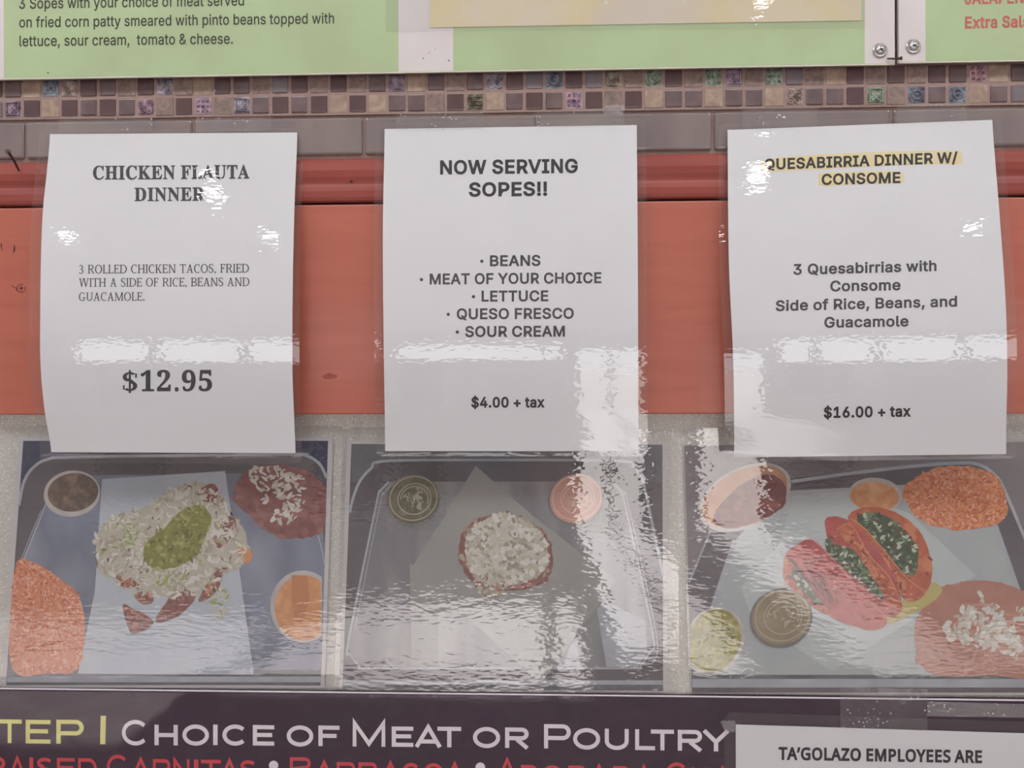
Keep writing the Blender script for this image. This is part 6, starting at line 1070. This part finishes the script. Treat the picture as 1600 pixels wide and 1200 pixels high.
# --- right photo: quesabirria tacos
Z3 = lambda X, Y: (1060 + X / 2.6667, 640 + Y / 2.6667)
M['bg_mauve'] = mat('print mauve table', C(136, 128, 130), C(120, 112, 116), 10, rough=.7, spec=.2)
ph, pr = photo((1068.2, 696), (1606, 690), (1630, 1086), (1080.5, 1082.5), ('bg_mauve', [(24, 150), (1450, 134), (1510, 1180), (57, 1180)]),
               'right food photo: three tacos with broth and rice, under the quesabirria sign', Z3, [(.5, DPH + .0009), (.8, DPH + .0012), (.96, DPH + .0014)], (-.006, 1.02, -.07, 1.004))
pr.layer('printed_tray', [([(40, 720), (130, 510), (330, 300), (900, 240), (1180, 222), (1300, 250), (1360, 330), (1500, 620), (1508, 1178), (57, 1178)], 'tray_dark'),
         ([(150, 800), (240, 540), (420, 340), (1200, 300), (1330, 480), (1450, 820), (1500, 1105), (60, 1105)], 'liner_white')]
         + S([(470, 300), (700, 268), (980, 236), (1180, 222), (1260, 232), (1325, 280), (1365, 350), (1480, 620)], 14, 'rim') + S([(45, 720), (90, 610), (132, 510)], 8, 'rim')
         + S([(138, 840), (190, 680), (236, 545)], 20, 'rim') + S([(1318, 480), (1360, 590), (1410, 740)], 14, 'rim')
         + [(Rr(58, 1106, 1505, 1122), 'rim_dark'), (Rr(58, 1122, 1506, 1158), 'rim'), (Rr(100, 1158, 1507, 1178), 'tray_dark')])
M['tray_w'] = mat('print pale paper', C(190, 198, 196), C(178, 186, 186), 12, rough=.7, spec=.2)
pr.layer('printed_paper_liner', [([(480, 360), (700, 340), (960, 430), (1240, 690), (1000, 860), (640, 1090), (560, 1040), (300, 850), (260, 740), (420, 560)], 'tray_w')])
pr.layer('printed_broth_cup', [(ell(278, 366, 205, 124, -27), 'cup'), (ell(276, 362, 190, 110, -27), 'consome_rim'), (blob([(145, 440), (200, 370), (280, 300), (380, 270), (445, 320), (440, 400), (360, 455), (250, 490), (170, 485)], 6, 4), 'consome')])
pr.layer('printed_orange_sauce_cup', [(ell(820, 356, 112, 72, 4), 'cup'), (ell(818, 362, 102, 62, 4), 'cream_orange')])
rp = blob([(935, 340), (990, 280), (1090, 240), (1210, 235), (1310, 270), (1355, 340), (1370, 420), (1330, 470), (1180, 500), (1050, 480), (970, 420)], 6, 5)
pr.layer('printed_rice', [(rp, 'rice_b')] + scraps(800, rp, (6, 13), (1.8, 3.2), ['grain_a', 'grain_b', 'grain_c', 'grain_d'], clip=(928, 232, 1378, 504)))
bpz = [(min(x, 1488), y) for x, y in blob([(985, 900), (1040, 800), (1140, 730), (1270, 712), (1400, 740), (1486, 800), (1488, 900), (1486, 1105), (1300, 1108), (1080, 1108), (1000, 1040)], 6)]
pr.layer('printed_beans', [(bpz, 'beans_tan')] + scraps(120, bpz, (14, 40), (1.2, 2.5), ['beans_tan', 'beans_tl', 'beans_tan'], clip=(985, 712, 1488, 1105)) + scraps(170, blob([(1160, 840), (1260, 830), (1370, 860), (1440, 1030), (1330, 1000), (1240, 990), (1110, 940)], 4), (12, 26), (1.2, 2.6), ['cheese', 'cheese_d', 'cheese_b'])
         + scraps(16, blob([(1250, 760), (1300, 800), (1340, 820), (1280, 850)], 4), (8, 18), (1.4, 3), ['cheese', 'cheese_d']) + scraps(14, Rr(1400, 830, 1450, 880), (10, 22), (1.4, 2.6), ['cheese', 'cheese_d']))
pr.layer('printed_grease_stain', [(blob([(860, 860), (960, 780), (1050, 720), (1100, 750), (1060, 800), (960, 860), (880, 890)], 5), 'grease')])
def taco(outer, inner, fold, n, prr, back='taco', frontm='taco'):
    op = blob(outer, 6, 1.5)
    it = [(op, back)] + scraps(40, blob(outer, 3), (8, 22), (1.4, 3), ['taco_hi' if back == 'taco' else 'taco_pk_hi', back, 'taco_dk']) + [(blob(inner, 6, 3), 'cil')] + scraps(n, blob(inner, 4), (9, 20), (1.5, 3.4), ['cil', 'cil_l', 'cil_d', 'onion', 'cil_l'])
    it += scraps(n // 4, blob(inner, 4), (8, 14), (1.2, 2), ['taco_in', 'onion'])
    hi = 'taco_hi' if frontm == 'taco' else 'taco_pk_hi'
    fp = blob(fold, 6, 1.5); sm = blob([(sum(p[0] for p in fold) / len(fold) * .25 + x * .75, sum(p[1] for p in fold) / len(fold) * .25 + y * .75) for x, y in fold], 4)
    it += [(fp, frontm)] + scraps(46, sm, (10, 30), (2, 5), [hi, frontm, 'taco_dk', frontm]) + scraps(10, sm, (4, 10), (1.2, 2.4), ['char', 'taco_dk'])
    it += S([fold[i] for i in range(len(fold) // 2 + 1)], 4, hi)
    return it
pr.layer('printed_taco', taco([(720, 430), (790, 405), (900, 425), (1000, 500), (1050, 610), (1055, 710), (1010, 770), (900, 700), (800, 590), (715, 470)],
                              [(750, 440), (860, 440), (960, 520), (1000, 600), (980, 690), (900, 650), (820, 560), (760, 490)],
                              [(712, 450), (770, 490), (860, 590), (950, 700), (1030, 760), (960, 800), (880, 720), (800, 620), (720, 500)], 120, pr))
pr.layer('printed_taco', taco([(610, 480), (640, 445), (720, 470), (830, 590), (900, 700), (930, 830), (870, 860), (760, 760), (660, 640)],
                              [(615, 540), (680, 570), (770, 600), (830, 690), (850, 790), (780, 740), (690, 660), (625, 600)],
                              [(660, 500), (720, 480), (790, 600), (880, 700), (925, 800), (900, 850), (840, 740), (760, 620)], 100, pr, 'taco_pink', 'taco'))
pr.layer('printed_taco', taco([(440, 640), (460, 590), (540, 570), (640, 640), (760, 760), (860, 870), (800, 920), (640, 860), (560, 820), (450, 720)],
                              [(475, 660), (560, 670), (630, 720), (650, 800), (580, 810), (500, 740)],
                              [(500, 560), (560, 545), (660, 640), (740, 740), (830, 830), (870, 880), (830, 915), (720, 900), (630, 850), (650, 780), (570, 660), (450, 610)], 80, pr, 'taco', 'taco_pink'))
pr.layer('printed_guacamole_cup', [([(max(x, 50), y) for x, y in ell(150, 965, 122, 148, 24)], 'cup'), ([(max(x, 50), y) for x, y in ell(148, 962, 110, 134, 24)], 'guac2')]
         + scraps(60, [(max(x, 66), y) for x, y in ell(150, 962, 86, 110, 24)], (8, 20), (1.4, 3), ['guac_d', 'guac_l', 'grease', 'cheese_c']))
lidcup('printed_sauce_cup', 428, 870, 132, 'tan_sauce', 'lid_line', 'lid_line', pr)

# ------------------------------------------------------------------ purple sign below
DP = .006
zpt = WZ(1085.5, 800, DP)
t = thing('step_sign', (0, -DP, zpt - .13), 'purple sign along the bottom with white words CHOICE OF MEAT OR POULTRY', 'sign')
bm = bmesh.new(); add_box(bm, -1.5, 1.5, -DP, -.0003, zpt - .13, zpt, 0, .0004, 1)
finish(bm, 'board', M['purple'], t)
bm = bmesh.new(); add_box(bm, -1.5, 1.5, -DP - .0002, -DP + .0012, zpt - .0003, zpt + .0006)
finish(bm, 'top_edge', M['letter_white'], t)
pd = lambda x, y: DP
def wide(seq, T): 
    o = []
    for c, x0, x1, yb, h in seq: o += wide_at(c, x0, x1, yb, h, T)
    return o
ylw = wide([('S', -48, -8, 1160.4, 38), ('T', -4, 34, 1160.8, 37), ('E', 40, 79, 1161.6, 37), ('P', 88, 131, 1162, 37.6)], 6.6)
ylw += [[(157.2, 1118.4), (165.6, 1118.4), (164.6, 1163), (156.4, 1163)]]
ink('step_lettering', ylw, pd, M['letter_yellow'], t, .0002)
A = 530; k = 2.963
wt = [('C', 190.5, 233, 1164.6, 40), ('H', 241.3, 277.8, 1164.3, 32), ('O', 285, 326.5, 1164.8, 33), ('I', 333, 340, 1164.2, 32), ('C', 347.5, 387.5, 1164.8, 33), ('E', 395, 428.5, 1164.8, 32),
      ('O', 448, 489.5, 1166.2, 33), ('F', 497.5, 530.5, 1165.6, 32), ('M', 551, 602, 1166.3, 38.4), ('E', 612, 645.8, 1166.7, 31.6), ('A', 648.8, 689.3, 1167, 32), ('T', 683.5, 720.5, 1167.4, 32),
      ('O', 739, 781.5, 1168.6, 33), ('R', 789.2, 826, 1168.6, 32), ('P', 850, 891.8, 1169.4, 38), ('O', 895.5, 937.7, 1171, 33.6), ('U', 945, 982.3, 1171.6, 33), ('L', 992.4, 1023.4, 1171.9, 32.5),
      ('T', 1017, 1053, 1172.3, 32.5), ('R', 1059, 1097, 1172.8, 32.5), ('Y', 1098, 1139.5, 1173.8, 32.5)]
ink('title_lettering', wide(wt, 6.4), pd, M['letter_white'], t, .0002)
def row(s, cells, yb, h): return [(c, a_, b_, yb + .0125 * a_, h) for c, (a_, b_) in zip(s, cells)]
rt = row('RAISED', [(-24, 8), (14, 40), (46, 52), (57, 83), (89, 117), (122, 151)], 1215, 32) + [('C', 167, 201, 1217, 38)] + row('ARNITAS', [(205, 235), (239, 266), (271, 296), (303, 310), (314, 345), (344, 373), (375, 401)], 1215, 32)
rt2 = [('B', 453, 487, 1221, 38)] + row('ARBACOA', [(491, 522), (526, 555), (560, 590), (594, 626), (628, 657), (662, 693), (695, 726)], 1216, 32)
rt3 = [('A', 775, 810, 1224, 38)] + row('DOBADA', [(814, 842), (846, 880), (888, 916), (920, 952), (958, 986), (990, 1022)], 1217, 32) + [('C', 1040, 1075, 1229, 38), ('H', 1081, 1106, 1231, 32), ('A', 1112, 1146, 1231, 32)]
for q in (rt, rt2, rt3): ink('meat_lettering', wide(q, 5.6), pd, M['letter_red'], t, .0002)
for q in (ell(427.5, 1196, 7.4, 7.4, n=24), ell(750.5, 1199, 7.6, 7.6, n=24)): ink('bullet', [q], pd, M['letter_white'], t, .0002)
SP = Sheet((-60, 1078.5), (1660, 1096.5), (1660, 1300), (-60, 1280), [(0, DP), (1, DP)])
SP.grid('gloss_film', M['film_board'], t, .0006, nu=60, nv=12)
for q in (ell(208, 1088, 1.6, 1.4, n=9), ell(203, 1083.5, 1, 1, n=9), ell(237, 1087, 1.2, 1, n=9), ell(245.5, 1094, .9, .9, n=9), ell(247, 1109.5, 1.1, 1, n=9)): ink('dirt_speck', [q], pd, M['speck'], t, .0007)

# notice for employees, bottom right
SE = Sheet((1149.5, 1132), (1720, 1149.5), (1720, 1330), (1150.5, 1320), [(0, DP + .0012), (1, DP + .0016)])
t = thing('laminated_notice', P(1400, 1320, DP + .001), 'white laminated notice about employees taped over the purple sign, cut off at the bottom right', 'sign')
SE.grid('paper', M['paper'], t, 0, thick=.0002)
SE.grid('laminate', M['film_sign'], t, .0005, -.031, 1.03, -.10, 1.05, nu=24, nv=24, rc=9)
tx = place(text_bits("TA’GOLAZO EMPLOYEES ARE", .062, 1.0, 'humanist'), 1216.5, 1186.2, 1534.5, 1191.5, 18)
ink('printed_text', tx, SE.d, M['ink'], t)

# ------------------------------------------------------------------ pieces of clear tape
def tape(quad, d, label, mt=None, bow=.0006, group=None, ragged=0.0):
    mt = mt or M['tape']
    bm = bmesh.new(); nu, nv = 22, 8; vv = []
    (a_, b_, c_, e_) = quad
    for j in range(nv + 1):
        for i in range(nu + 1):
            u, v = i / nu, j / nv
            x = (a_[0] * (1 - u) + b_[0] * u) * (1 - v) + (e_[0] * (1 - u) + c_[0] * u) * v
            y = (a_[1] * (1 - u) + b_[1] * u) * (1 - v) + (e_[1] * (1 - u) + c_[1] * u) * v
            if i in (0, nu): x += rnd.uniform(-ragged, ragged)
            if j in (0, nv): y += rnd.uniform(-ragged, ragged)
            dd = d(u, v) if callable(d) else d
            vv.append(bm.verts.new(P(x, y, dd + bow * rnd.uniform(0, 1) * .4)))
    for j in range(nv):
        for i in range(nu):
            k = j * (nu + 1) + i
            bm.faces.new((vv[k], vv[k + nu + 1], vv[k + nu + 2], vv[k + 1]))
    o = finish(bm, 'tape_strip', mt, smooth=True, face_front=True)
    return tag(o, label, 'tape', group)
td = lambda u, v: .0116 + .0022 * v
tape(((91, 186), (238, 184), (238, 206), (91, 208)), td, 'clear tape over the top edge of the chicken flauta sign, left piece')
tape(((306, 184), (424, 182), (424, 204), (306, 206)), td, 'clear tape over the top edge of the chicken flauta sign, right piece')
tape(((619, 177), (756, 174), (756, 202), (619, 204)), td, 'clear tape with bubbles over the top left of the now serving sopes sign')
tape(((836, 176), (974, 166), (976, 196), (838, 199)), td, 'crinkled clear tape over the top right of the now serving sopes sign')
tape(((1160, 170), (1277, 167), (1277, 197), (1160, 200)), td, 'clear tape with bubbles over the top left of the quesabirria sign')
tape(((1401, 164), (1511, 160), (1511, 188), (1401, 192)), td, 'clear tape over the top right of the quesabirria sign')
tape(((943, 165), (976, 163), (976, 178), (943, 180)), .0112, 'torn scrap of clear tape on the mosaic above the now serving sopes sign', M['tape_cloudy'], ragged=1.5)
tape(((1313, 1073.5), (1449, 1077), (1449, 1140), (1313, 1137)), lambda u, v: .0074 + .0004 * v, 'clear tape holding the employees notice to the photo above it')
tape(((1449, 1096), (1640, 1101), (1640, 1122), (1449, 1119)), .0072, 'cloudy strip of old tape on the purple sign above the employees notice', M['tape_cloudy'])
tape(((1125, 1125), (1149, 1126), (1149, 1144), (1132, 1142)), .0082, 'small torn scrap of tape at the corner of the employees notice', M['tape_cloudy'], ragged=2)
tape(((1065, 670), (1139, 671), (1139, 697.5), (1066, 697)), .0034, 'clear tape at the top left of the taco photo', M['tape'])
tape(((551, 650), (566, 650), (566, 689), (552, 689)), .0034, 'narrow upright clear tape above the sope photo beside the middle sign')
tape(((1008, 669), (1052, 668), (1052, 690), (1008, 691)), .0034, 'clear tape at the top right corner of the sope photo')
tape(((1572, 675), (1625, 674), (1625, 694), (1572, 692)), .0034, 'clear tape at the top right of the taco photo')
